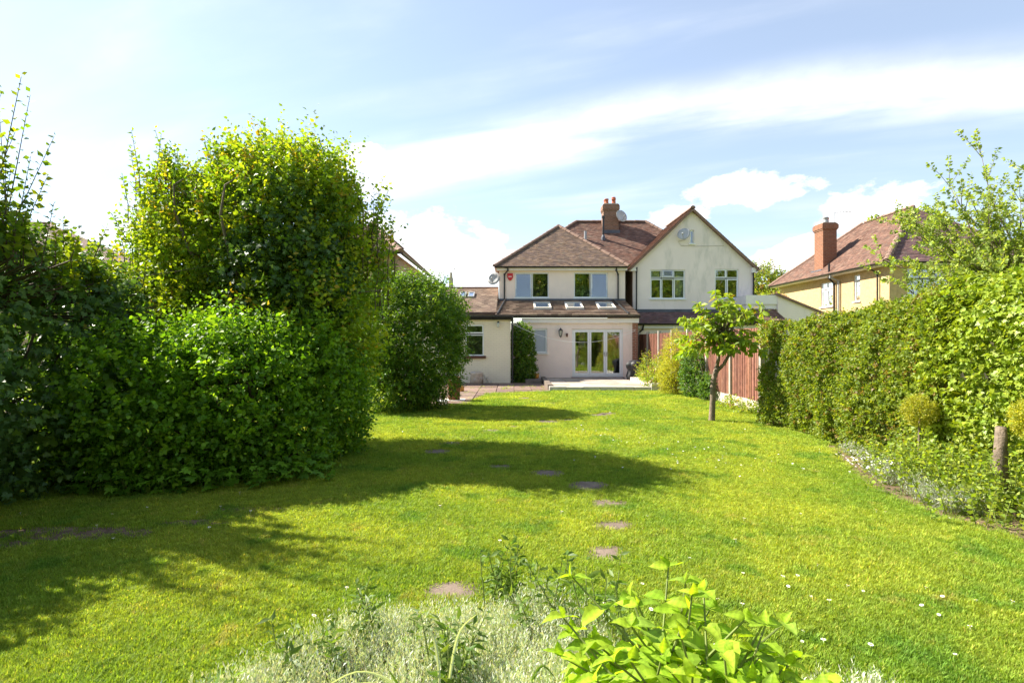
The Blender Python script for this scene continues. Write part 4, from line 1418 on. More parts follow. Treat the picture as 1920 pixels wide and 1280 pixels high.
P3, D3, N3, Z3 = ip, nrmz(rng.normal(size=ip.shape)), nrmz(rng.normal(size=ip.shape) + np.array([0, -.3, .6])), rng.uniform(.08, .13, len(ip))
pos = np.concatenate([P_, P3]); dd = np.concatenate([D_, D3]); nn = np.concatenate([N_, N3]); zz = np.concatenate([Z_, Z3])
leaves('foliage', pos, dd, nn, zz, colours(len(pos), G_HORN, per=7), T_ROUND, LEAF, hs, .95)
stems(hs, (-3.6, 7.6, 0), [tuple(bp[i]) for i in rng.choice(len(bp), 60, replace=False)], .03, .005, 5, 'branches', 'twig', seed=5)

# ---- round glossy shrub in the middle distance
rs = thing('round_shrub', (-2.3, 14.4, 0), 'tall rounded evergreen shrub with slender glossy leaves beside the rusty drum', 'shrub')
rb = [((-2.42, 14.4, 1.65), (1.2, 1.2, 1.6)), ((-2.15, 14.3, 2.25), (.92, 1.0, 1.0)), ((-2.12, 14.3, 1.6), (.75, .9, .9)), ((-3.0, 14.3, 2.0), (.95, 1.0, 1.3)), ((-2.8, 13.9, .7), (.9, .8, .7))]
bp, bd_ = blob_points(rb, 4200, .10, 1.8, .35)
bd_[:, 2] += .2
P_, D_, N_, Z_ = shoots(bp, bd_ + rng.normal(size=bp.shape) * .3, rng.uniform(.15, .35, len(bp)), 8, .115, .8, .1, .25)
ip, idd = blob_points(rb, 2600, .1, 1.5, .8, top=.80)
P3, D3, N3, Z3 = ip, nrmz(rng.normal(size=ip.shape)), nrmz(rng.normal(size=ip.shape) + np.array([0, -.3, .6])), rng.uniform(.14, .2, len(ip))
pos = np.concatenate([P_, P3]); dd = np.concatenate([D_, D3]); nn = np.concatenate([N_, N3]); zz = np.concatenate([Z_, Z3])
leaves('foliage', pos, dd, nn, zz, colours(len(pos), G_LAUREL, per=8), T_SLIM, LEAF, rs, 1.15)
stems(rs, (-2.3, 14.4, 0), [tuple(bp[i]) for i in rng.choice(len(bp), 40, replace=False)], .035, .006, 5, 'branches', 'twig', seed=6)


# ---- separate pieces of leaf, shared meshes
def piece_mesh(name, tmpl, mat, col, sub=None):
    mb = MB()
    tv, tf = tmpl
    for f in tf:
        mb.poly([tuple(tv[i]) for i in f], col)
    return mb.mesh(name, mat)


def leaf_pieces(parent, meshes, pos, d, n, size, name='leaf', width=1.0):
    base = np.array(wloc(parent))
    d = nrmz(d); s = nrmz(np.cross(d, n)); n = np.cross(s, d)
    for i in range(len(pos)):
        k = float(size[i])
        o = bpy.data.objects.new(name, meshes[i % len(meshes)])
        COL.objects.link(o)
        o.parent = parent
        p = pos[i] - base
        o.matrix_local = Matrix(((s[i, 0] * k * width, d[i, 0] * k, n[i, 0] * k, p[0]), (s[i, 1] * k * width, d[i, 1] * k, n[i, 1] * k, p[1]), (s[i, 2] * k * width, d[i, 2] * k, n[i, 2] * k, p[2]), (0, 0, 0, 1)))


# ---- ivy hedge at the far left
iv = thing('ivy_hedge', (-6.0, 6.4, 0), 'dark ivy covered hedge with large lobed leaves left of the clipped shrub', 'hedge')
ib = [((-6.3, 6.2, 1.4), (1.2, 1.6, 1.85)), ((-5.9, 7.2, 1.3), (.9, 1.2, 1.7)), ((-6.0, 5.2, 1.2), (1.0, 1.3, 1.6)), ((-6.4, 8.4, 1.5), (1.0, 1.3, 1.6)), ((-5.6, 6.3, .6), (.7, 1.1, .7)), ((-5.4, 4.4, 1.0), (.9, .9, 1.35)), ((-6.4, 9.8, 1.5), (1.1, 1.0, 1.5)), ((-5.0, 3.6, .8), (.8, .8, 1.1))]
ib += [((-6.4, 6.6, 2.35), (.95, 1.2, .95)), ((-5.75, 7.6, 2.05), (.7, .9, .75))]
bp, bd_ = blob_points(ib, 5200, .10, 2.0, .3)
P_, D_, N_, Z_ = shoots(bp, bd_ + rng.normal(size=bp.shape) * .4, rng.uniform(.12, .28, len(bp)), 4, .095, .9, -.1, .35, .2)
N_ = nrmz(N_ + np.repeat(bd_, 4, axis=0) * .9)
ip, idd = blob_points(ib, 5500, .1, 1.5, .8, top=.80)
P3, D3, N3, Z3 = ip, nrmz(rng.normal(size=ip.shape)), nrmz(rng.normal(size=ip.shape) + np.array([.4, -.4, .4])), rng.uniform(.12, .18, len(ip))
vis = (P_[:, 0] > -.93 * P_[:, 1]) & (P_[:, 1] > 4.6) & (np.repeat(bd_, 4, axis=0)[:, 1] < .2) & (np.repeat(bd_, 4, axis=0)[:, 0] + -.3 * np.repeat(bd_, 4, axis=0)[:, 1] > 0)
cand = np.nonzero(vis)[0]
pick = cand[rng.permutation(len(cand))[:290]]
rest = np.setdiff1d(np.arange(len(P_)), pick)
pos = np.concatenate([P_[rest], P3]); dd = np.concatenate([D_[rest], D3]); nn = np.concatenate([N_[rest], N3]); zz = np.concatenate([Z_[rest], Z3])
leaves('foliage', pos, dd, nn, zz, colours(len(pos), G_IVY, per=4), T_IVY, LEAF_GLOSSY, iv)
im = [piece_mesh('leaf', T_IVY, LEAF_GLOSSY, c) for c in G_IVY + [(.055, .11, .028), (.35, .28, .04)]]
im = im[:5] * 4 + [im[5]]
leaf_pieces(iv, im, P_[pick] + bd_[pick // 4] * .03, D_[pick], N_[pick], Z_[pick] * 1.15)
stems(iv, (-6.2, 6.4, 0), [tuple(bp[i]) for i in rng.choice(len(bp), 30, replace=False)], .04, .006, 5, 'branches', 'twig', seed=7)

# tree rising behind the ivy at the picture edge
lt_ = thing('upright_tree', (-7.2, 6.6, 0), 'slender tree with upright leafy shoots rising behind the ivy hedge', 'tree')
sp = []
for (x, y, z, h) in ((-5.55, 6.2, 2.7, 1.5), (-5.75, 6.3, 2.7, 1.9), (-5.45, 6.2, 2.6, 1.0), (-5.15, 6.5, 2.5, .5), (-6.0, 6.3, 2.8, 2.1), (-6.3, 6.4, 2.8, 2.1), (-6.5, 6.2, 2.8, 2.0), (-6.1, 6.0, 2.7, 1.9), (-6.7, 6.6, 2.8, 2.2), (-6.4, 5.8, 2.7, 1.9), (-5.6, 7.3, 2.4, .7), (-5.5, 7.5, 2.3, .6), (-5.0, 8.3, 2.1, .6)):
    for q in range(9):
        sp.append((x + rng.normal() * .10, y + rng.normal() * .2, z + rng.normal() * .1, h * rng.uniform(.45, 1.0)))
sp = np.array(sp)
sd = np.column_stack([rng.normal(size=len(sp)) * .16 + .05, rng.normal(size=len(sp)) * .16, np.ones(len(sp))])
P_, D_, N_, Z_ = shoots(sp[:, :3], sd, sp[:, 3], 28, .10, 1.0, .05)
xb = np.array([(-5.6 + .055 * k, 8.0 + .03 * k, 2.5 + .03 * k - .0006 * k * k) for k in range(22)])
P2, D2, N2, Z2 = shoots(xb, rng.normal(size=xb.shape) + np.array([.5, 0, .5]), np.full(len(xb), .16), 5, .06)
pos = np.concatenate([P_, P2])
leaves('crown', pos, np.concatenate([D_, D2]), np.concatenate([N_, N2]), np.concatenate([Z_, Z2]), colours(len(pos), G_TREE, [.3, .3, .2, .18, .02], per=11), T_FOLD, LEAF, lt_, 1.2)
mb = MB()
mb.tube([(-7.2, 6.6, -.05), (-7.0, 6.6, 1.2), (-6.5, 6.4, 2.4)], [.12, .10, .07], 8)
for i in range(len(sp)):
    b_ = Vector(sp[i, :3]); e_ = b_ + Vector(sd[i]).normalized() * sp[i, 3]
    mb.tube([Vector((-6.6, 6.4, 2.0)).lerp(b_, .4), b_, e_], [.014, .010, .003], 4)
mb.tube([(-6.0, 7.8, 2.2), (-5.3, 8.15, 2.63), (-4.45, 8.63, 2.86)], [.014, .009, .003], 4)
mb.build('trunk', MATS['twig'], lt_)

# ground leaves under the clipped shrub
gl = thing('ground_cover_plant', (-3.4, 6.5, 0), 'dark low plant with star shaped leaves under the clipped shrub', 'plant')
n = 230
gx = rng.uniform(-4.9, -2.2, n); gy = 6.28 + .33 * np.abs(gx + 3.9) ** 1.2 * (gx > -3.9) + rng.uniform(-.12, .45, n)
gp = np.column_stack([gx, gy, rng.uniform(.05, .30, n)])
gd = np.column_stack([rng.normal(size=n) * .8, -np.abs(rng.normal(size=n)) - .2, rng.normal(size=n) * .3 - .1])
gn = np.column_stack([rng.normal(size=n) * .3, rng.normal(size=n) * .3 - .35, np.ones(n)])
leaf_pieces(gl, [piece_mesh('leaf', T_IVY, LEAF, c) for c in G_HORN[:3]], gp, gd, gn, rng.uniform(.09, .15, n))
mb = MB()
for i in range(0, n, 2):
    mb.tube([(gx[i], gy[i] + .1, 0), (gp[i, 0], gp[i, 1] + .03, gp[i, 2] * .7), tuple(gp[i])], .003, 3)
tag(mb.build('stalks', MATS['green_stalk'], gl), kind='stuff')

# ---- right hedge
rh = thing('privet_hedge', (5.9, 9, 0), 'long clipped green hedge of small leaves along the lawn beside the fence', 'hedge')
def hedge_pts(n, y0, y1, depth_in):
    y = rng.uniform(y0, y1, n)
    s = rng.uniform(0, 1, n)
    ztop = 1.98 + .062 * (12 - y)
    H = ztop
    prof = s * (H + 1.0)
    front = prof < H
    z = np.where(front, prof, H)
    x = np.where(front, 5.25 + .30 * (z / H) ** 5 + .12 * (1 - z / H), 5.55 + (prof - H))
    q = np.column_stack([x, y, z])
    d = np.column_stack([np.where(front, -1.0, -.1), np.zeros(n), np.where(front, .15 + .6 * (z / H) ** 4, 1.0)])
    endf = y > y1 - .35
    d[endf, 1] += .7
    lump = .17 * lumpy(q, 1.9) + .06 * lumpy(q, 5.0)
    q = q + nrmz(d) * lump[:, None]
    q -= nrmz(d) * (depth_in * rng.random(n) ** 1.5)[:, None]
    q[:, 2] = np.maximum(q[:, 2], .04)
    return q, nrmz(d)
bp, bd_ = hedge_pts(13000, 6.9, 11.95, .16)
P_, D_, N_, Z_ = shoots(bp, bd_ + rng.normal(size=bp.shape) * .45, rng.uniform(.05, .12, len(bp)), 6, .056, .9, .1)
ip, idd = hedge_pts(6500, 6.9, 11.9, .9)
P3, D3, N3, Z3 = ip, nrmz(rng.normal(size=ip.shape)), nrmz(rng.normal(size=ip.shape) + np.array([-.4, 0, .5])), rng.uniform(.07, .12, len(ip))
pos = np.concatenate([P_, P3]); dd = np.concatenate([D_, D3]); nn = np.concatenate([N_, N3]); zz = np.concatenate([Z_, Z3])
leaves('foliage', pos, dd, nn, zz, colours(len(pos), G_HEDGE, [.3, .25, .22, .15, .08], per=6), T_FOLD, LEAF, rh, 1.25)
hs_pts = [tuple(bp[i] + np.array([.10, 0, 0])) for i in rng.choice(len(bp), 70, replace=False)]
mb = MB()
for q in hs_pts:
    mb.tube([(5.95, q[1], 0), (5.85, q[1], q[2] * .6), q], [.02, .012, .004], 4)
mb.build('branches', MATS['twig'], rh)

ih = thing('ivy_screen', (5.8, 6, 0), 'bright ivy with big lobed leaves climbing over the hedge end', 'ivy')
bp, bd_ = hedge_pts(4200, 4.3, 7.2, .22)
bp[:, 0] -= .04
bp[:, 2] *= 1.04
P_, D_, N_, Z_ = shoots(bp, bd_ + rng.normal(size=bp.shape) * .4, rng.uniform(.08, .2, len(bp)), 4, .072, .9, -.05, .3, .25)
N_ = nrmz(N_ + np.repeat(bd_, 4, axis=0) * .8)
ip, idd = hedge_pts(1800, 4.3, 7.2, .9)
P3, D3, N3, Z3 = ip, nrmz(rng.normal(size=ip.shape)), nrmz(rng.normal(size=ip.shape) + np.array([-.4, 0, .5])), rng.uniform(.1, .15, len(ip))
cand = np.nonzero((P_[:, 1] > 5.3) & (np.repeat(bd_, 4, axis=0)[:, 2] < .9) & (P_[:, 2] > .7))[0]
pick = cand[rng.permutation(len(cand))[:290]]
rest = np.setdiff1d(np.arange(len(P_)), pick)
pos = np.concatenate([P_[rest], P3]); dd = np.concatenate([D_[rest], D3]); nn = np.concatenate([N_[rest], N3]); zz = np.concatenate([Z_[rest], Z3])
leaves('foliage', pos, dd, nn, zz, colours(len(pos), G_BRIGHT, per=4), T_IVY, LEAF_GLOSSY, ih)
leaf_pieces(ih, [piece_mesh('leaf', T_IVY, LEAF_GLOSSY, c) for c in G_BRIGHT + [(.24, .31, .04)]], P_[pick] + bd_[pick // 4] * .03, D_[pick], N_[pick], Z_[pick] * 1.1)

# ---- airy tree at the right
rt = thing('airy_tree', (8.9, 9.4, 0), 'airy young tree with thin brown branches and fresh leaves above the hedge', 'tree')
mb = MB()
mb.tube([(8.9, 9.4, -.05), (8.8, 9.4, 1.2), (8.75, 9.4, 2.2)], [.12, .10, .08], 8)
nodes_p, nodes_d = [], []
rb2 = random.Random(21)
for i in range(64):
    az = rb2.uniform(0, 6.28)
    el = rb2.uniform(.12, 1.25)
    L = rb2.uniform(1.7, 2.6) * (1.05 if el > .7 else 1.0)
    dv = Vector((math.cos(az) * math.cos(el), math.sin(az) * math.cos(el) * .8, math.sin(el)))
    if i % 3 == 0:
        dv = Vector((-abs(dv.x) - .2, dv.y, dv.z)).normalized()
    s0 = Vector((8.78, 9.4, rb2.uniform(1.3, 2.4)))
    pts = [s0]
    d_ = dv.copy()
    for k in range(6):
        d_ = (d_ + Vector((rb2.gauss(0, .10), rb2.gauss(0, .10), .07))).normalized()
        pts.append(pts[-1] + d_ * L / 6)
        if k >= 1:
            for q in range(3):
                sd_ = (d_ + Vector((rb2.gauss(0, .6), rb2.gauss(0, .6), rb2.gauss(.25, .45)))).normalized()
                e_ = pts[-1] + sd_ * rb2.uniform(.25, .55)
                mb.tube([pts[-1], pts[-1].lerp(e_, .5) + Vector((0, 0, .02)), e_], [.006, .004, .002], 3)
                for f in (.45, .75, 1.0):
                    nodes_p.append(pts[-1].lerp(e_, f)); nodes_d.append(sd_)
    mb.tube(pts, [.030, .024, .018, .013, .009, .006, .004], 5)
    nodes_p.append(pts[-1]); nodes_d.append(d_)
mb.build('trunk', MATS['bark'], rt, True)
nodes_p = np.array([tuple(v) for v in nodes_p]); nodes_d = np.array([tuple(v) for v in nodes_d])
P_, D_, N_, Z_ = shoots(nodes_p, nodes_d, np.full(len(nodes_p), .10), 8, .075, 1.0, .1)
leaves('crown', P_, D_, N_, Z_, colours(len(P_), [(.26, .34, .07), (.32, .40, .09), (.21, .28, .06)], per=7), T_FOLD, LEAF, rt, 1.2)

# ---- cherry
ch = thing('cherry_tree', (4.25, 12.1, 0), 'small cherry tree with forked grey trunk standing on the lawn', 'tree')
mb = MB()
mb.tube([(4.25, 12.1, -.04), (4.25, 12.1, .05), (4.27, 12.1, .45), (4.28, 12.1, .85), (4.36, 12.1, 1.15)], [.10, .068, .060, .058, .055], 10)
mb.tube([(4.34, 12.1, 1.08), (4.40, 12.12, 1.35), (4.42, 12.1, 1.60), (4.41, 12.1, 1.8), (4.42, 12.1, 2.3)], [.046, .038, .032, .028, .014], 8)
mb.tube([(4.34, 12.1, 1.05), (4.50, 12.08, 1.22), (4.60, 12.05, 1.42), (4.57, 12.05, 1.62), (4.64, 12.0, 1.95), (4.72, 12, 2.3)], [.042, .034, .032, .028, .02, .01], 8)
mb.tube([(4.60, 12.05, 1.40), (4.70, 12.03, 1.46)], [.03, .015], 6)
cl_p, cl_d = [], []
rc = random.Random(9)
for i in range(66):
    st_ = Vector((4.44 + rc.uniform(-.05, .15), 12.1 + rc.uniform(-.05, .05), rc.uniform(1.5, 2.1)))
    az = rc.uniform(0, 6.28)
    rad_ = rc.uniform(.15, .86)
    en = Vector((4.42 + rad_ * math.cos(az) * .95, 12.1 + rad_ * math.sin(az) * .8, rc.uniform(1.62, 2.66) - .22 * rad_))
    if i < 4:
        en = Vector(((3.62, 11.9, 1.75), (3.72, 12, 2.1), (5.15, 11.95, 2.45), (4.30, 12, 2.68))[i])
    md = st_.lerp(en, .5) + Vector((0, 0, .08))
    mb.tube([st_, md, en], [.016, .010, .005], 5)
    cl_p += [en, md.lerp(en, .4)]
    cl_d += [(en - st_).normalized()] * 2
mb.build('trunk', MATS['bark'], ch, True)
cl_p = np.array([tuple(v) for v in cl_p]); cl_d = np.array([tuple(v) for v in cl_d])
P_, D_, N_, Z_ = shoots(cl_p, cl_d, np.full(len(cl_p), .14), 9, .19, .95, 0, .55, .3)
T_CH = (np.array([(0, 0, 0), (-.15, .2, .04), (-.22, .5, .05), (-.13, .8, -.02), (0, 1.02, -.12), (.13, .8, -.02), (.22, .5, .05), (.15, .2, .04), (0, .25, 0), (0, .55, -.01), (0, .8, -.05)]),
        np.array([(0, 8, 1), (1, 8, 9), (1, 9, 2), (2, 9, 10), (2, 10, 3), (3, 10, 4), (4, 10, 5), (5, 10, 6), (6, 10, 9), (6, 9, 7), (7, 9, 8), (7, 8, 0)]))
G_CH = [(0.225, 0.308, 0.0264), (0.18, 0.266, 0.0264), (0.285, 0.35, 0.03), (0.15, 0.231, 0.024), (0.3, 0.21, 0.036)]
pk = rng.permutation(len(P_))
a_, b_ = pk[:295], pk[295:]
leaf_pieces(ch, [piece_mesh('leaf', T_CH, LEAF, c) for c in G_CH], P_[a_], D_[a_], N_[a_], Z_[a_])
leaves('foliage', P_[b_], D_[b_], N_[b_], Z_[b_], colours(len(b_), G_CH[:4]), T_CH, LEAF, ch)


def simple_shrub(name, label, cat, loc, blobs, n, size, pal, tmpl=T_FOLD, mat=None, nl=6, Ls=(.08, .18), up=.2, inner=.35, width=1.15, stem=True, group=None, amp=.12, part='foliage', freq=2.4):
    o = thing(name, loc, label, cat, group)
    bp, bd_ = blob_points(blobs, n, amp, freq, inner, .02)
    P_, D_, N_, Z_ = shoots(bp, bd_ + rng.normal(size=bp.shape) * .35, rng.uniform(*Ls, len(bp)), nl, size, .85, up)
    m_ = n // 2
    ip, _ = blob_points(blobs, m_, .1, 1.5, .9, .02, top=.82)
    pos = np.concatenate([P_, ip]); dd = np.concatenate([D_, nrmz(rng.normal(size=ip.shape))]); nn = np.concatenate([N_, nrmz(rng.normal(size=ip.shape) + np.array([0, -.3, .6]))]); zz = np.concatenate([Z_, rng.uniform(1.2, 2.0, m_) * size])
    leaves(part, pos, dd, nn, zz, colours(len(pos), pal, per=nl), tmpl, mat or LEAF, o, width)
    if stem:
        stems(o, loc, [tuple(bp[i]) for i in rng.choice(len(bp), 14, replace=False)], .02 * max(b[1][0] for b in blobs) / .5, .004, 5, 'trunk' if cat == 'tree' else 'branches', 'twig', seed=2)
    return o

G_GOLD = [(0.33, 0.3375, 0.036), (0.39, 0.378, 0.042), (0.255, 0.2835, 0.036)]
simple_shrub('climbing_shrub', 'tall clipped leafy climber against the house wall beside the painted brick outbuilding', 'shrub', (.45, 23.75, 0),
             [((.45, 23.75, 1.0), (.48, .35, 1.1)), ((.42, 23.75, 1.75), (.44, .33, .72)), ((.5, 23.7, .5), (.48, .36, .55))], 1700, .085, G_LAUREL, nl=6, amp=.07)
simple_shrub('golden_conifer', 'upright golden green topiary bush in front of the red fence', 'shrub', (5.2, 18.2, 0),
             [((5.30, 18.4, 1.15), (.40, .42, .85)), ((5.05, 18.2, .55), (.36, .38, .55))], 2400, .038, G_GOLD, nl=6, amp=.08, freq=3.5)
simple_shrub('dark_ivy_bush', 'dark ivy bush at the fence foot behind the cherry tree', 'shrub', (5.5, 16.6, 0),
             [((5.5, 17.3, .65), (.3, .5, .75)), ((5.6, 16.4, .35), (.16, .4, .40))], 1000, .075, G_IVY, nl=5)
simple_shrub('rose_bush', 'loose leafy bush beside the patio edge and covered barbecue', 'shrub', (5.0, 21.0, 0),
             [((5.25, 21.2, .45), (.45, .7, .5)), ((5.0, 19.9, .35), (.38, .5, .4)), ((5.4, 20.2, .5), (.35, .5, .6))], 900, .075, G_HEDGE, nl=6, Ls=(.15, .35), amp=.25)
simple_shrub('fence_creeper', 'small creeper growing over the fence top at the hedge end', 'creeper', (5.75, 12.9, 0),
             [((5.74, 12.75, 1.85), (.14, .35, .25))], 300, .06, G_HEDGE, nl=5)
for (x, y, lab) in ((5.5, 14.3, 'weed clump at the foot of the fence near the hedge'), (5.55, 13.2, 'leafy weeds where the hedge meets the fence')):
    simple_shrub('weed_clump', lab, 'weed', (x, y, 0), [((x, y, .08), (.22, .3, .15))], 90, .06, G_HEDGE, nl=5, stem=False)
lo_ = simple_shrub('topiary_ball', 'small golden clipped ball on a stem in front of the hedge', 'shrub', (4.98, 6.95, 0), [((4.98, 6.95, .86), (.17, .17, .17))], 750, .022, G_GOLD, nl=6, Ls=(.03, .06), stem=False)
MB().tube([(4.98, 6.95, 0), (4.97, 6.95, .4), (4.98, 6.95, .8)], [.018, .014, .012], 7).build('stem', MATS['bark'], lo_)
lo_ = simple_shrub('topiary_ball', 'second golden clipped ball beside the weathered stump', 'shrub', (5.22, 5.72, 0), [((5.22, 5.72, .93), (.16, .16, .19))], 700, .022, G_GOLD, nl=6, Ls=(.03, .06), stem=False)
MB().tube([(5.22, 5.72, 0), (5.21, 5.72, .4), (5.22, 5.72, .85)], [.018, .014, .012], 7).build('stem', MATS['bark'], lo_)
sm = MB().tube([(5.14, 6.0, -.03), (5.13, 6.0, .3), (5.17, 6.02, .55), (5.16, 6.0, .80)], [.10, .08, .06, .05], 10)
tag(sm.build('tree_stump', MATS['bark'], origin=(5.14, 6.0, 0), smooth=True), 'weathered grey stump standing in the ivy', 'stump')

# background trees
simple_shrub('background_tree', 'green tree standing beyond the gap between the gabled and pebbledash houses', 'tree', (18.2, 42, 0),
             [((18.2, 42, 5.0), (1.9, 1.8, 2.2)), ((17.2, 42, 3.8), (1.7, 1.6, 1.8)), ((19.4, 42, 4.2), (1.6, 1.6, 1.8))], 2600, .20, G_HEDGE, nl=6, Ls=(.3, .7), part='crown')
pk_ = simple_shrub('lilac_bush', 'lilac bush with pale pink flower heads above the white side garage', 'shrub', (14.6, 32.5, 0),
             [((14.8, 32.5, 3.5), (1.0, .8, .9)), ((14.2, 32.5, 2.8), (.9, .8, 1.2))], 900, .12, G_HEDGE, nl=6, Ls=(.2, .4))
fp, fd = blob_points([((15.0, 31.8, 4.0), (.45, .3, .35)), ((14.6, 31.8, 3.85), (.3, .3, .25))], 220, .1, 2, .5)
P_, D_, N_, Z_ = shoots(fp, fd, np.full(len(fp), .16), 8, .05)
leaves('blossom', P_, D_, N_, Z_, colours(len(P_), [(.42, .25, .38), (.50, .32, .45)]), T_FOLD, LEAF_SOFT, pk_, 1.4)

# trees closing the other end of the garden (seen in the window reflections)
for (x, y, s, lab) in ((-7, -13, 2.3, 'tall leafy tree at the far end of the garden, ivy side'), (1.5, -15, 2.5, 'tall leafy tree at the far end of the garden, middle'), (10, -13, 2.4, 'tall leafy tree at the far end of the garden, hedge side'), (-16, -12, 2.2, 'tall leafy tree beyond the garden end, past the ivy'), (19, -12, 2.3, 'tall leafy tree beyond the garden end, past the hedge'), (27, -12, 2.4, 'tall leafy tree beyond the garden end, farthest from the ivy')):
    r_ = tree.copy(); COL.objects.link(r_)
    r_.location = (x, y, 0); r_.scale = (s, s, s); r_.rotation_euler = (0, 0, x)
    r_['label'] = lab; r_['group'] = 'trees at the far end of the garden'
    for c in list(tree.children):
        k = c.copy(); COL.objects.link(k); k.parent = r_

# ------------------------------------------------------------------ flower beds
def sheet(name, pts, mat, z=.006):
    mb = MB(); mb.poly([(x, y, z) for x, y in pts])
    return tag(mb.build(name, mat), kind='structure')
BED_R = [(4.72, 8.3), (5.05, 9.3), (5.6, 9.4), (5.6, 4.0), (4.5, 4.2), (4.12, 5.55), (4.10, 6.2), (4.35, 7.2)]
BED_F = [(-1.7, 2.1), (-1.6, 2.65), (-1.2, 3.05), (-.85, 3.42), (-.2, 3.55), (.2, 3.65), (.55, 3.3), (1.1, 2.95), (1.7, 2.75), (1.9, 2.2), (1.9, 1.2), (-1.9, 1.2)]
sheet('flower_bed_soil', BED_R, MATS['soil'])
sheet('front_bed_soil', BED_F, MATS['soil'])


WORN = [(-3.9, 5.05, .85, .20), (-2.55, 5.75, .42, .10), (-4.5, 4.75, .6, .14), (-3.0, 5.35, .4, .09), (-2.2, 3.9, .2, .07), (-4.4, 4.1, .35, .12)]
rw = random.Random(3)
wm = MB()
for (cx, cy, ax_, ay_) in WORN:
    wm.poly([(cx + ax_ * math.cos(t_ * .35) * rw.uniform(.7, 1.15), cy + ay_ * math.sin(t_ * .35) * rw.uniform(.6, 1.2), .003) for t_ in range(18)])
tag(wm.build('worn_soil', MATS['soil']), kind='structure')


def in_poly(P, x, y):
    ins = np.zeros(np.shape(x), bool)
    for i in range(len(P)):
        (a, b), (c, d) = P[i], P[(i + 1) % len(P)]
        cond = ((b > y) != (d > y))
        xi = a + (y - b) / (d - b + 1e-12) * (c - a)
        ins ^= cond & (x < xi)
    return ins


def scatter(P, n, cond=None):
    P_ = np.array(P)
    lo, hi = P_.min(0), P_.max(0)
    out = []
    while sum(len(o) for o in out) < n:
        q = rng.uniform(lo, hi, (n * 2, 2))
        q = q[in_poly(P, q[:, 0], q[:, 1])]
        if cond is not None:
            q = q[cond(q)]
        out.append(q)
    return np.concatenate(out)[:n]


def silver_mat(name, label, P, n, h, cond=None, size=.034, k=1.0):
    o = thing(name, (float(np.mean([p[0] for p in P])), float(np.mean([p[1] for p in P])), 0), label, 'plant')
    q = scatter(P, n, cond)
    base = np.column_stack([q, np.zeros(n)])
    hh = h * rng.uniform(.45, 1.25, n) * (1 + .35 * lumpy(base, 4.0))
    d = np.column_stack([rng.normal(size=n) * .22, rng.normal(size=n) * .22, np.ones(n)])
    P_, D_, N_, Z_ = shoots(base, d, hh, 9, size, .8, .05)
    D_[:, 2] += 1.1
    leaves('foliage', P_, D_, N_, Z_, colours(len(P_), [(.66, .70, .58), (.58, .64, .49), (.72, .75, .65), (.40, .52, .26)]) * k, T_SLIM, LEAF_SILVER, o, .75)
    return o


BED_S = [(-1.6, 2.1), (-1.5, 2.6), (-1.12, 3.0), (-.8, 3.36), (-.2, 3.45), (.15, 3.55), (.5, 3.2), (.6, 2.2), (.5, 1.6), (-1.8, 1.6)]
silver_mat('silver_carpet_plant', 'wide carpet of silver grey foliage in the bed before the lawn', BED_S, 13000, .16)
silver_mat('silver_edging_plant', 'small silver leaved patch at the lawn edge right of the bright leafy plant', [(1.35, 2.2), (1.35, 2.75), (1.8, 2.8), (1.95, 2.2)], 700, .10)
wf = silver_mat('silver_border_plant', 'silver leaved plant with white flowers at the foot of the hedge', [(4.35, 6.7), (4.65, 7.6), (4.95, 7.6), (4.85, 6.6)], 900, .20, k=.6)
silver_mat('silver_border_plant', 'silver leaved clump in the border below the tree stump', [(4.22, 5.6), (4.3, 6.3), (4.65, 6.2), (4.6, 5.5)], 800, .20, k=.6)
silver_mat('silver_border_plant', 'faint silver leaved clump under the hedge near the bare soil', [(4.95, 8.1), (5.05, 8.8), (5.25, 8.8), (5.2, 8.1)], 350, .16, k=.6)


def stalk_plant(label, x, y, h, ns, spread, lsize, pal, name='leafy_stem_plant', tmpl=T_SLIM, nl=16, width=1.1, group=None):
    o = thing(name, (x, y, 0), label, 'plant', group)
    b = np.column_stack([x + rng.normal(size=ns) * spread * .30, y + rng.normal(size=ns) * spread * .45, np.zeros(ns)])
    d = np.column_stack([rng.normal(size=ns) * .25, rng.normal(size=ns) * .25, np.ones(ns)])
    hh = h * rng.uniform(.65, 1.05, ns)
    P_, D_, N_, Z_ = shoots(b, d, hh, nl, lsize, .95, .1)
    leaves('foliage', P_, D_, N_, Z_, colours(len(P_), pal), tmpl, LEAF, o, width)
    mb = MB()
    for i in range(ns):
        a = Vector(b[i]); dd_ = Vector(d[i]).normalized()
        mb.tube([a, a + dd_ * hh[i] * .5 + Vector((0, 0, .005)), a + dd_ * hh[i]], [.005, .004, .002], 4)
    tag(mb.build('stalks', MATS['green_stalk'], o), kind='stuff')
    return o

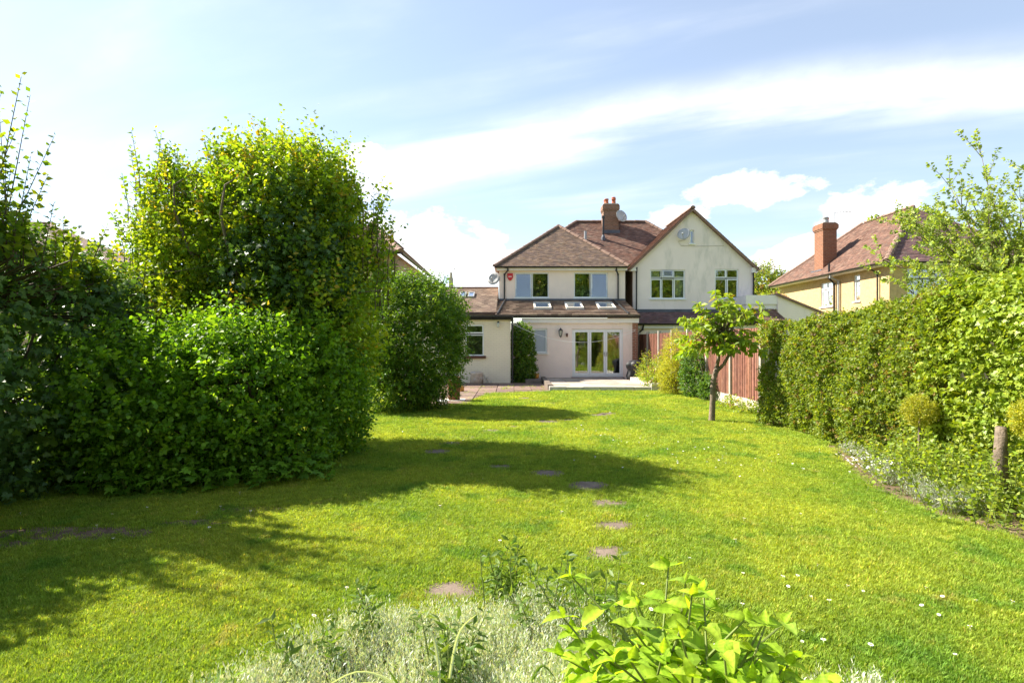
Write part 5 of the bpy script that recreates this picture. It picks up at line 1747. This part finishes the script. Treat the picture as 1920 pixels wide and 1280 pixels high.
G_AST = [(0.1275, 0.21, 0.042), (0.165, 0.252, 0.048), (0.105, 0.175, 0.036)]
for (x, y, h, ns, lab) in ((-1.02, 2.9, .30, 5, 'narrow leaved green plant among silver foliage, nearest the lawn corner'), (-.75, 3.3, .26, 3, 'single small green stem at the silver carpet edge by the slab'),
                           (-.03, 3.6, .36, 7, 'group of dark green leafy stems behind the silver carpet'), (.16, 3.35, .34, 6, 'leafy green stems between silver carpet and bright leafy plant'),
                           (-.25, 2.75, .34, 6, 'green leafy stems beside the long strappy leaves'), (.45, 3.1, .52, 5, 'tall green stems with rusty bud behind the bright leafy plant'), (-1.30, 2.5, .24, 4, 'pale green stems at the outer end of the silver carpet')):
    stalk_plant(lab, x, y, h * 1.1, ns + 3, .26, .092, G_AST, width=.95, nl=20)
for (x, y, h, ns, lab) in ((4.75, 6.3, .66, 80, 'tall grey green border plant below the ivy with thin upright stems'), (5.0, 5.4, .65, 60, 'bushy green border plant beside the stump'), (4.62, 5.55, .42, 50, 'low leafy border plant at the lawn edge below the ivy'), (4.9, 7.15, .50, 45, 'short leafy plant beneath the golden ball'), (5.0, 4.7, .4, 40, 'spreading leafy plant at the near end of the border')):
    stalk_plant(lab, x, y, h, ns, .75, .07, G_HEDGE[:4], 'border_plant', T_SLIM, 18, 1.7)
fp = np.column_stack([rng.normal(4.62, .16, 150), rng.normal(7.2, .28, 150), rng.uniform(.12, .26, 150)])
leaves('blossom', fp, rng.normal(size=fp.shape) * np.array([1, 1, .2]), np.tile([0, -.3, 1.0], (150, 1)) + rng.normal(size=fp.shape) * .3, np.full(150, .028), np.full((150, 3), .8), T_ROUND, MATS['white_petal'], wf, 1.2)

# strappy leaves
sl = thing('strap_leaf_plant', (-.42, 2.65, 0), 'clump of long arching strap shaped leaves in the silver carpet', 'plant')
def strap(pts, w, col, parent):
    w *= .72
    mb = MB()
    pts = [Vector(p) for p in pts]
    n = 12
    cur = []
    for k in range(n + 1):
        f = k / n * (len(pts) - 1)
        i = min(int(f), len(pts) - 2)
        a = pts[max(i - 1, 0)]; b = pts[i]; c = pts[i + 1]; d = pts[min(i + 2, len(pts) - 1)]
        u_ = f - i
        cur.append(.5 * ((2 * b) + (c - a) * u_ + (2 * a - 5 * b + 4 * c - d) * u_ ** 2 + (3 * b - a - 3 * c + d) * u_ ** 3))
    for k in range(n):
        t0 = (cur[k + 1] - cur[max(k - 1, 0)]).normalized()
        s0 = t0.cross(Vector((0, 1, .3))).normalized()
        def wd(kk): return w * (1 - (kk / n) ** 3) * (.55 + .45 * math.sin(math.pi * min(.5, kk / n)))
        a, b = wd(k), wd(k + 1)
        dn = Vector((0, .006, -.004))
        mb.poly([cur[k] - s0 * a, cur[k] + dn, cur[k + 1] + dn, cur[k + 1] - s0 * b], col)
        mb.poly([cur[k] + dn, cur[k] + s0 * a, cur[k + 1] + s0 * b, cur[k + 1] + dn], col)
    return mb.build('leaf', LEAF_SILVER, parent)
SV = (.50, .56, .46); GV = (.15, .26, .05)
strap([(-.33, 2.62, 0), (-.34, 2.62, .22), (-.38, 2.64, .36), (-.50, 2.66, .42)], .011, SV, sl)
strap([(-.30, 2.62, 0), (-.28, 2.62, .2), (-.24, 2.64, .36), (-.16, 2.66, .43)], .011, SV, sl)
strap([(-.45, 2.6, 0), (-.55, 2.58, .16), (-.70, 2.55, .22), (-.86, 2.52, .15)], .012, SV, sl)
strap([(-.44, 2.6, 0), (-.53, 2.58, .12), (-.66, 2.55, .17), (-.78, 2.52, .16)], .012, SV, sl)
strap([(-.44, 2.6, 0), (-.50, 2.58, .12), (-.56, 2.55, .24)], .012, GV, sl)
strap([(-.40, 2.6, 0), (-.47, 2.58, .10), (-.54, 2.55, .16)], .012, GV, sl)
strap([(.08, 2.6, 0), (.09, 2.6, .14), (.14, 2.6, .22), (.20, 2.6, .16)], .012, GV, sl)
strap([(.26, 2.55, 0), (.25, 2.55, .12), (.22, 2.5, .18), (.20, 2.45, .08)], .012, SV, sl)
strap([(.28, 2.55, 0), (.28, 2.55, .13), (.25, 2.5, .2), (.23, 2.45, .08)], .012, SV, sl)

# bright leafy plant in front: every leaf its own piece
hy = thing('bright_leafy_plant', (.7, 2.45, 0), 'bright yellow green plant with big toothed leaves in the bed before the lawn', 'plant')
def big_leaf(col, seed):
    r_ = random.Random(seed)
    mb = MB()
    K = 9
    prof = [0, .17, .29, .345, .35, .32, .265, .19, .10, .0]
    cup = r_.uniform(.15, .55); curl = r_.uniform(.15, .65)
    def pt(k, s):
        f = k / K
        w = prof[k] * (1 + (.07 if k % 2 else -.03))
        x = s * w
        vein = .012 * (1 if k % 2 else -1) * abs(s)
        return (x, f, cup * abs(x) - curl * f * f + vein + .035 * math.sin(7 * f + 1.5 * s + seed))
    for k in range(K):
        for (a, b) in ((-1, -.5), (-.5, 0), (0, .5), (.5, 1)):
            q_ = (1.18 if abs(a + b) < .8 else .95) * (1.06 if k % 2 else .92)
            mb.poly([pt(k, a), pt(k, b), pt(k + 1, b), pt(k + 1, a)], (col[0] * q_, col[1] * q_, col[2] * q_))
    me = mb.mesh('leaf', LEAF_SOFT, smooth=False)
    import bmesh
    bm_ = bmesh.new(); bm_.from_mesh(me); bmesh.ops.remove_doubles(bm_, verts=bm_.verts, dist=1e-4); bm_.to_mesh(me); bm_.free()
    me.polygons.foreach_set('use_smooth', [True] * len(me.polygons))
    return me
HYC = [(0.297, 0.4295, 0.0336), (0.2546, 0.3851, 0.03), (0.3536, 0.474, 0.042), (0.2121, 0.3407, 0.0264), (0.3253, 0.4444, 0.036), (0.2829, 0.4147, 0.06)]
hm = [big_leaf(HYC[i % 6], i) for i in range(10)]
ns = 42
hp, hd, hn, hz = [], [], [], []
stm = MB()
for i in range(ns):
    bx, by = .70 + rng.normal() * .10, 2.25 + rng.normal() * .12
    tx = .72 + rng.uniform(-.55, .58); ty = 2.42 + rng.uniform(-.48, .30)
    th_ = .56 - .32 * ((tx - .66) / .62) ** 2 + rng.uniform(-.08, .10)
    if i == 0: tx, ty, th_ = .28, 2.6, .62
    if i == 1: tx, ty, th_ = .72, 2.62, .66
    if i == 2: tx, ty, th_ = 1.22, 2.55, .44
    a, b = Vector((bx, by, 0)), Vector((tx, ty, th_))
    md = a.lerp(b, .5) + Vector((0, 0, .06))
    stm.tube([a, md, b], [.007, .006, .004], 5)
    ax = (b - md).normalized()
    for pr in range(3):
        c = b if pr == 0 else b.lerp(md, pr * .42)
        th0 = rng.uniform(0, 3.14) + pr * 1.57
        for sgn in (0, 3.14159):
            rd = np.array([math.cos(th0 + sgn), math.sin(th0 + sgn), .25 if pr == 0 else .05])
            hp.append(tuple(c)); hd.append(rd + np.array(ax) * .25); hn.append(np.array([0, 0, 1.0]) + rng.normal(size=3) * .25)
            hz.append((.082 if pr == 0 else .122) * rng.uniform(.75, 1.15))
    # two young tip leaves
    hp.append(tuple(b)); hd.append(np.array([rng.normal() * .4, rng.normal() * .4, 1.0])); hn.append(rng.normal(size=3)); hz.append(.06)
tag(stm.build('stalks', MATS['green_stalk'], hy), kind='stuff')
leaf_pieces(hy, hm, np.array(hp), np.array(hd), np.array(hn), np.array(hz), width=1.0)
nu = 720
ua, ur = rng.uniform(0, 6.28, nu), np.sqrt(rng.random(nu))
up_ = np.column_stack([.72 + .52 * ur * np.cos(ua), 2.32 + .42 * ur * np.sin(ua), np.zeros(nu)])
up_[:, 2] = rng.uniform(.08, .42, nu) * (1 - .45 * ur)
leaves('low_foliage', up_, np.column_stack([np.cos(ua), np.sin(ua), rng.normal(size=nu) * .4]) + rng.normal(size=(nu, 3)) * .5, rng.normal(size=(nu, 3)) * .5 + np.array([0, 0, .8]), rng.uniform(.07, .12, nu), colours(nu, HYC), T_CH, LEAF_SOFT, hy, 1.5)

# ------------------------------------------------------------------ lawn grass (instanced tufts) and daisies
def tuft(seed, nblade, h, spread):
    r_ = np.random.default_rng(seed)
    V_, Fc, C_ = [], [], []
    for i in range(nblade):
        a = r_.uniform(0, 6.28); rad_ = spread * math.sqrt(r_.random())
        b = np.array([rad_ * math.cos(a), rad_ * math.sin(a), -.004])
        ln_ = np.array([math.cos(a + r_.normal() * .8), math.sin(a + r_.normal() * .8), 0]) * r_.uniform(.15, .8)
        hh = h * r_.uniform(.5, 1.1)
        sd_ = np.array([-ln_[1], ln_[0], 0]); sd_ = sd_ / (np.linalg.norm(sd_) + 1e-6) * r_.uniform(.0016, .0030)
        m_ = b + np.array([0, 0, hh * .6]) + ln_ * hh * .35
        t_ = b + np.array([0, 0, hh]) * .92 + ln_ * hh
        k = len(V_)
        V_ += [b - sd_, b + sd_, m_ + sd_ * .8, m_ - sd_ * .8, t_]
        Fc += [(k, k + 1, k + 2), (k, k + 2, k + 3), (k + 3, k + 2, k + 4)]
        c = r_.uniform(.75, 1.25)
        dry = r_.random() < .10
        C_ += [(c * 1.9, c * 1.25, c * 2.2) if dry else (c, c, c)] * 3
    me = bpy.data.meshes.new('tuft')
    me.from_pydata([tuple(v) for v in V_], [], Fc)
    at_ = me.attributes.new('col', 'FLOAT_COLOR', 'FACE')
    at_.data.foreach_set('color', np.array([c + (1,) for c in C_], 'f').ravel())
    me.materials.append(GRASS)
    return bpy.data.objects.new('grass_tuft', me)


tufts = [tuft(i, 22, .040, .045) for i in range(4)]
# carrier mesh: fine grid over the lawn with a density value per point
gx_ = np.arange(-7.5, 6.2, .11); gy_ = np.arange(1.8, 21.6, .11)
GX, GY = np.meshgrid(gx_, gy_)
nx, ny = len(gx_), len(gy_)
co = np.column_stack([GX.ravel(), GY.ravel(), np.full(GX.size, .001)])
x, y = co[:, 0], co[:, 1]
q3 = np.column_stack([x, y, np.zeros(len(x))])
dens = np.clip(1900 * (5.0 / np.maximum(y, 3.2)) ** 1.55, 170, 2200)
dens *= np.clip(1.0 + .25 * lumpy(q3, 1.2), .5, 1.4)
for P in (BED_R, BED_F):
    dens *= np.where(in_poly(P, x, y), .10, 1)
dens *= np.where(in_path(x, y), .03, 1)
dens *= np.where((x > 1.2) & (x < 5.15) & (y > 19.38), 0, 1)
for (sx, sy, w) in STONES:
    dens *= np.where(((x - sx) / (w * .47)) ** 2 + ((y - sy) / (w * .42)) ** 2 < 1, 0, 1)
# worn soil under the trees, and bare rim along the right border
wear = np.clip(1.5 - np.hypot((x + 3.6) / 2.6, (y - 5.35 - .12 * (x + 3.6)) / .55), 0, 1) * np.clip(.5 + lumpy(q3, 3.5), 0, 1)
dens *= 1 - .6 * wear
for (cx, cy, ax_, ay_) in WORN:
    dens *= np.where(((x - cx) / ax_) ** 2 + ((y - cy) / ay_) ** 2 < .9, .16, 1)
dens *= np.where((x > 5.3) & (y < 12.5), 0, 1)
outside = np.abs(x) > .98 * y + .6
dens *= np.where(outside, .0, 1)
dens *= np.where((x < -5.6) & (y < 9), .1, 1)
idx = np.arange(nx * ny).reshape(ny, nx)
quads = np.column_stack([idx[:-1, :-1].ravel(), idx[:-1, 1:].ravel(), idx[1:, 1:].ravel(), idx[1:, :-1].ravel()])
me = bpy.data.meshes.new('grass')
me.from_pydata([tuple(v) for v in co], [], [tuple(int(a) for a in f) for f in quads])
at_ = me.attributes.new('dens', 'FLOAT', 'POINT'); at_.data.foreach_set('value', dens.astype('f'))
sc_ = np.clip(.85 + .055 * (y - 3), .8, 1.7) * np.clip(1 + .22 * lumpy(q3, .9), .7, 1.4)
at_ = me.attributes.new('tall', 'FLOAT', 'POINT'); at_.data.foreach_set('value', sc_.astype('f'))
me.materials.append(GRASS)
grass = bpy.data.objects.new('grass', me)
COL.objects.link(grass)
tag(grass, 'short sunlit lawn grass with dry and clover patches', 'grass', kind='stuff')
ng = bpy.data.node_groups.new('grass_scatter', 'GeometryNodeTree')
ng.interface.new_socket('Geometry', in_out='INPUT', socket_type='NodeSocketGeometry')
ng.interface.new_socket('Geometry', in_out='OUTPUT', socket_type='NodeSocketGeometry')
N = ng.nodes; Lk = ng.links
gi = N.new('NodeGroupInput'); go = N.new('NodeGroupOutput')
na_ = N.new('GeometryNodeInputNamedAttribute'); na_.data_type = 'FLOAT'; na_.inputs['Name'].default_value = 'dens'
nt_ = N.new('GeometryNodeInputNamedAttribute'); nt_.data_type = 'FLOAT'; nt_.inputs['Name'].default_value = 'tall'
dp = N.new('GeometryNodeDistributePointsOnFaces')
Lk.new(gi.outputs[0], dp.inputs['Mesh']); Lk.new(na_.outputs[0], dp.inputs['Density'])
jn = N.new('GeometryNodeJoinGeometry')
for o in tufts:
    oi_ = N.new('GeometryNodeObjectInfo'); oi_.inputs['Object'].default_value = o; oi_.inputs['As Instance'].default_value = True
    Lk.new(oi_.outputs['Geometry'], jn.inputs[0])
ip_ = N.new('GeometryNodeInstanceOnPoints')
Lk.new(dp.outputs['Points'], ip_.inputs['Points']); Lk.new(jn.outputs[0], ip_.inputs['Instance'])
ip_.inputs['Pick Instance'].default_value = True
rv = N.new('FunctionNodeRandomValue'); rv.data_type = 'FLOAT_VECTOR'
rv.inputs[0].default_value = (-.15, -.15, 0); rv.inputs[1].default_value = (.15, .15, 6.28)
Lk.new(rv.outputs[0], ip_.inputs['Rotation'])
rs_ = N.new('FunctionNodeRandomValue'); rs_.data_type = 'FLOAT'
rs_.inputs[2].default_value = .7; rs_.inputs[3].default_value = 1.25
ml = N.new('ShaderNodeMath'); ml.operation = 'MULTIPLY'
Lk.new(rs_.outputs[1], ml.inputs[0]); Lk.new(nt_.outputs[0], ml.inputs[1])
Lk.new(ml.outputs[0], ip_.inputs['Scale'])
Lk.new(ip_.outputs[0], go.inputs[0])
md_ = grass.modifiers.new('scatter', 'NODES'); md_.node_group = ng

# daisies
dm = MB()
for k in range(9):
    a, b = 2 * math.pi * k / 9, 2 * math.pi * (k + .82) / 9
    dm.poly([(0, 0, .045), (.013 * math.cos(a), .013 * math.sin(a), .047), (.0145 * math.cos((a + b) / 2), .0145 * math.sin((a + b) / 2), .048), (.013 * math.cos(b), .013 * math.sin(b), .047)])
dm.tube([(0, 0, 0), (.003, 0, .022), (0, 0, .045)], .0012, 4)
dmesh = dm.mesh('daisy', MATS['white_petal'])
de = MB().lathe(0, 0, [(.005, .047), (.0045, .050), (.001, .051)], 7).mesh('eye', MATS['yellow_eye'])
dpts = []
for (cx, cy, sx, sy, n, lab) in ((2.1, 9.6, .45, .7, 34, 'dense drift on the open lawn'), (3.1, 8.2, .8, .6, 46, 'wide drift facing the clipped hedge'), (1.7, 10.4, .4, .5, 22, 'small drift short of the patio'), (1.75, 3.55, .35, .35, 14, 'sparse group next to the bright leafy plant'), (2.5, 3.4, .5, .35, 14, 'loose group out from the bright leafy plant'), (3.2, 4.6, .9, .8, 10, 'few beside the border plants'), (-3.3, 5.35, .8, .35, 11, 'few on the shaded turf under the clipped shrub'), (-1.0, 3.6, .25, .2, 6, 'few touching the silver carpet'), (-1.2, 11.5, 1.2, 2.0, 16, 'few near the round shrub'), (3.2, 12.5, 1.4, 2.5, 34, 'scatter round the cherry tree'), (1.5, 6.5, 2.0, 1.4, 18, 'scatter about the stepping stones')):
    for k in range(n):
        dpts.append((rng.normal(cx, sx), rng.normal(cy, sy), lab))
for i, (x_, y_, lab) in enumerate(dpts):
    if y_ < 2.9 or x_ > 4.9 or (y_ > 19) or in_poly(BED_F, np.array([x_]), np.array([y_]))[0]:
        continue
    o = bpy.data.objects.new('daisy', dmesh); COL.objects.link(o)
    o.location = (x_, y_, 0)
    k = random.uniform(.65, 1.05)
    o.scale = (k, k, k * random.uniform(.8, 1.1)); o.rotation_euler = (random.uniform(-.3, .3), random.uniform(-.3, .3), random.uniform(0, 6))
    tag(o, 'small white daisy, one of the ' + lab, 'daisy', 'daisies: ' + lab)
    if y_ < 7:
        e_ = bpy.data.objects.new('flower_eye', de); COL.objects.link(e_); e_.parent = o
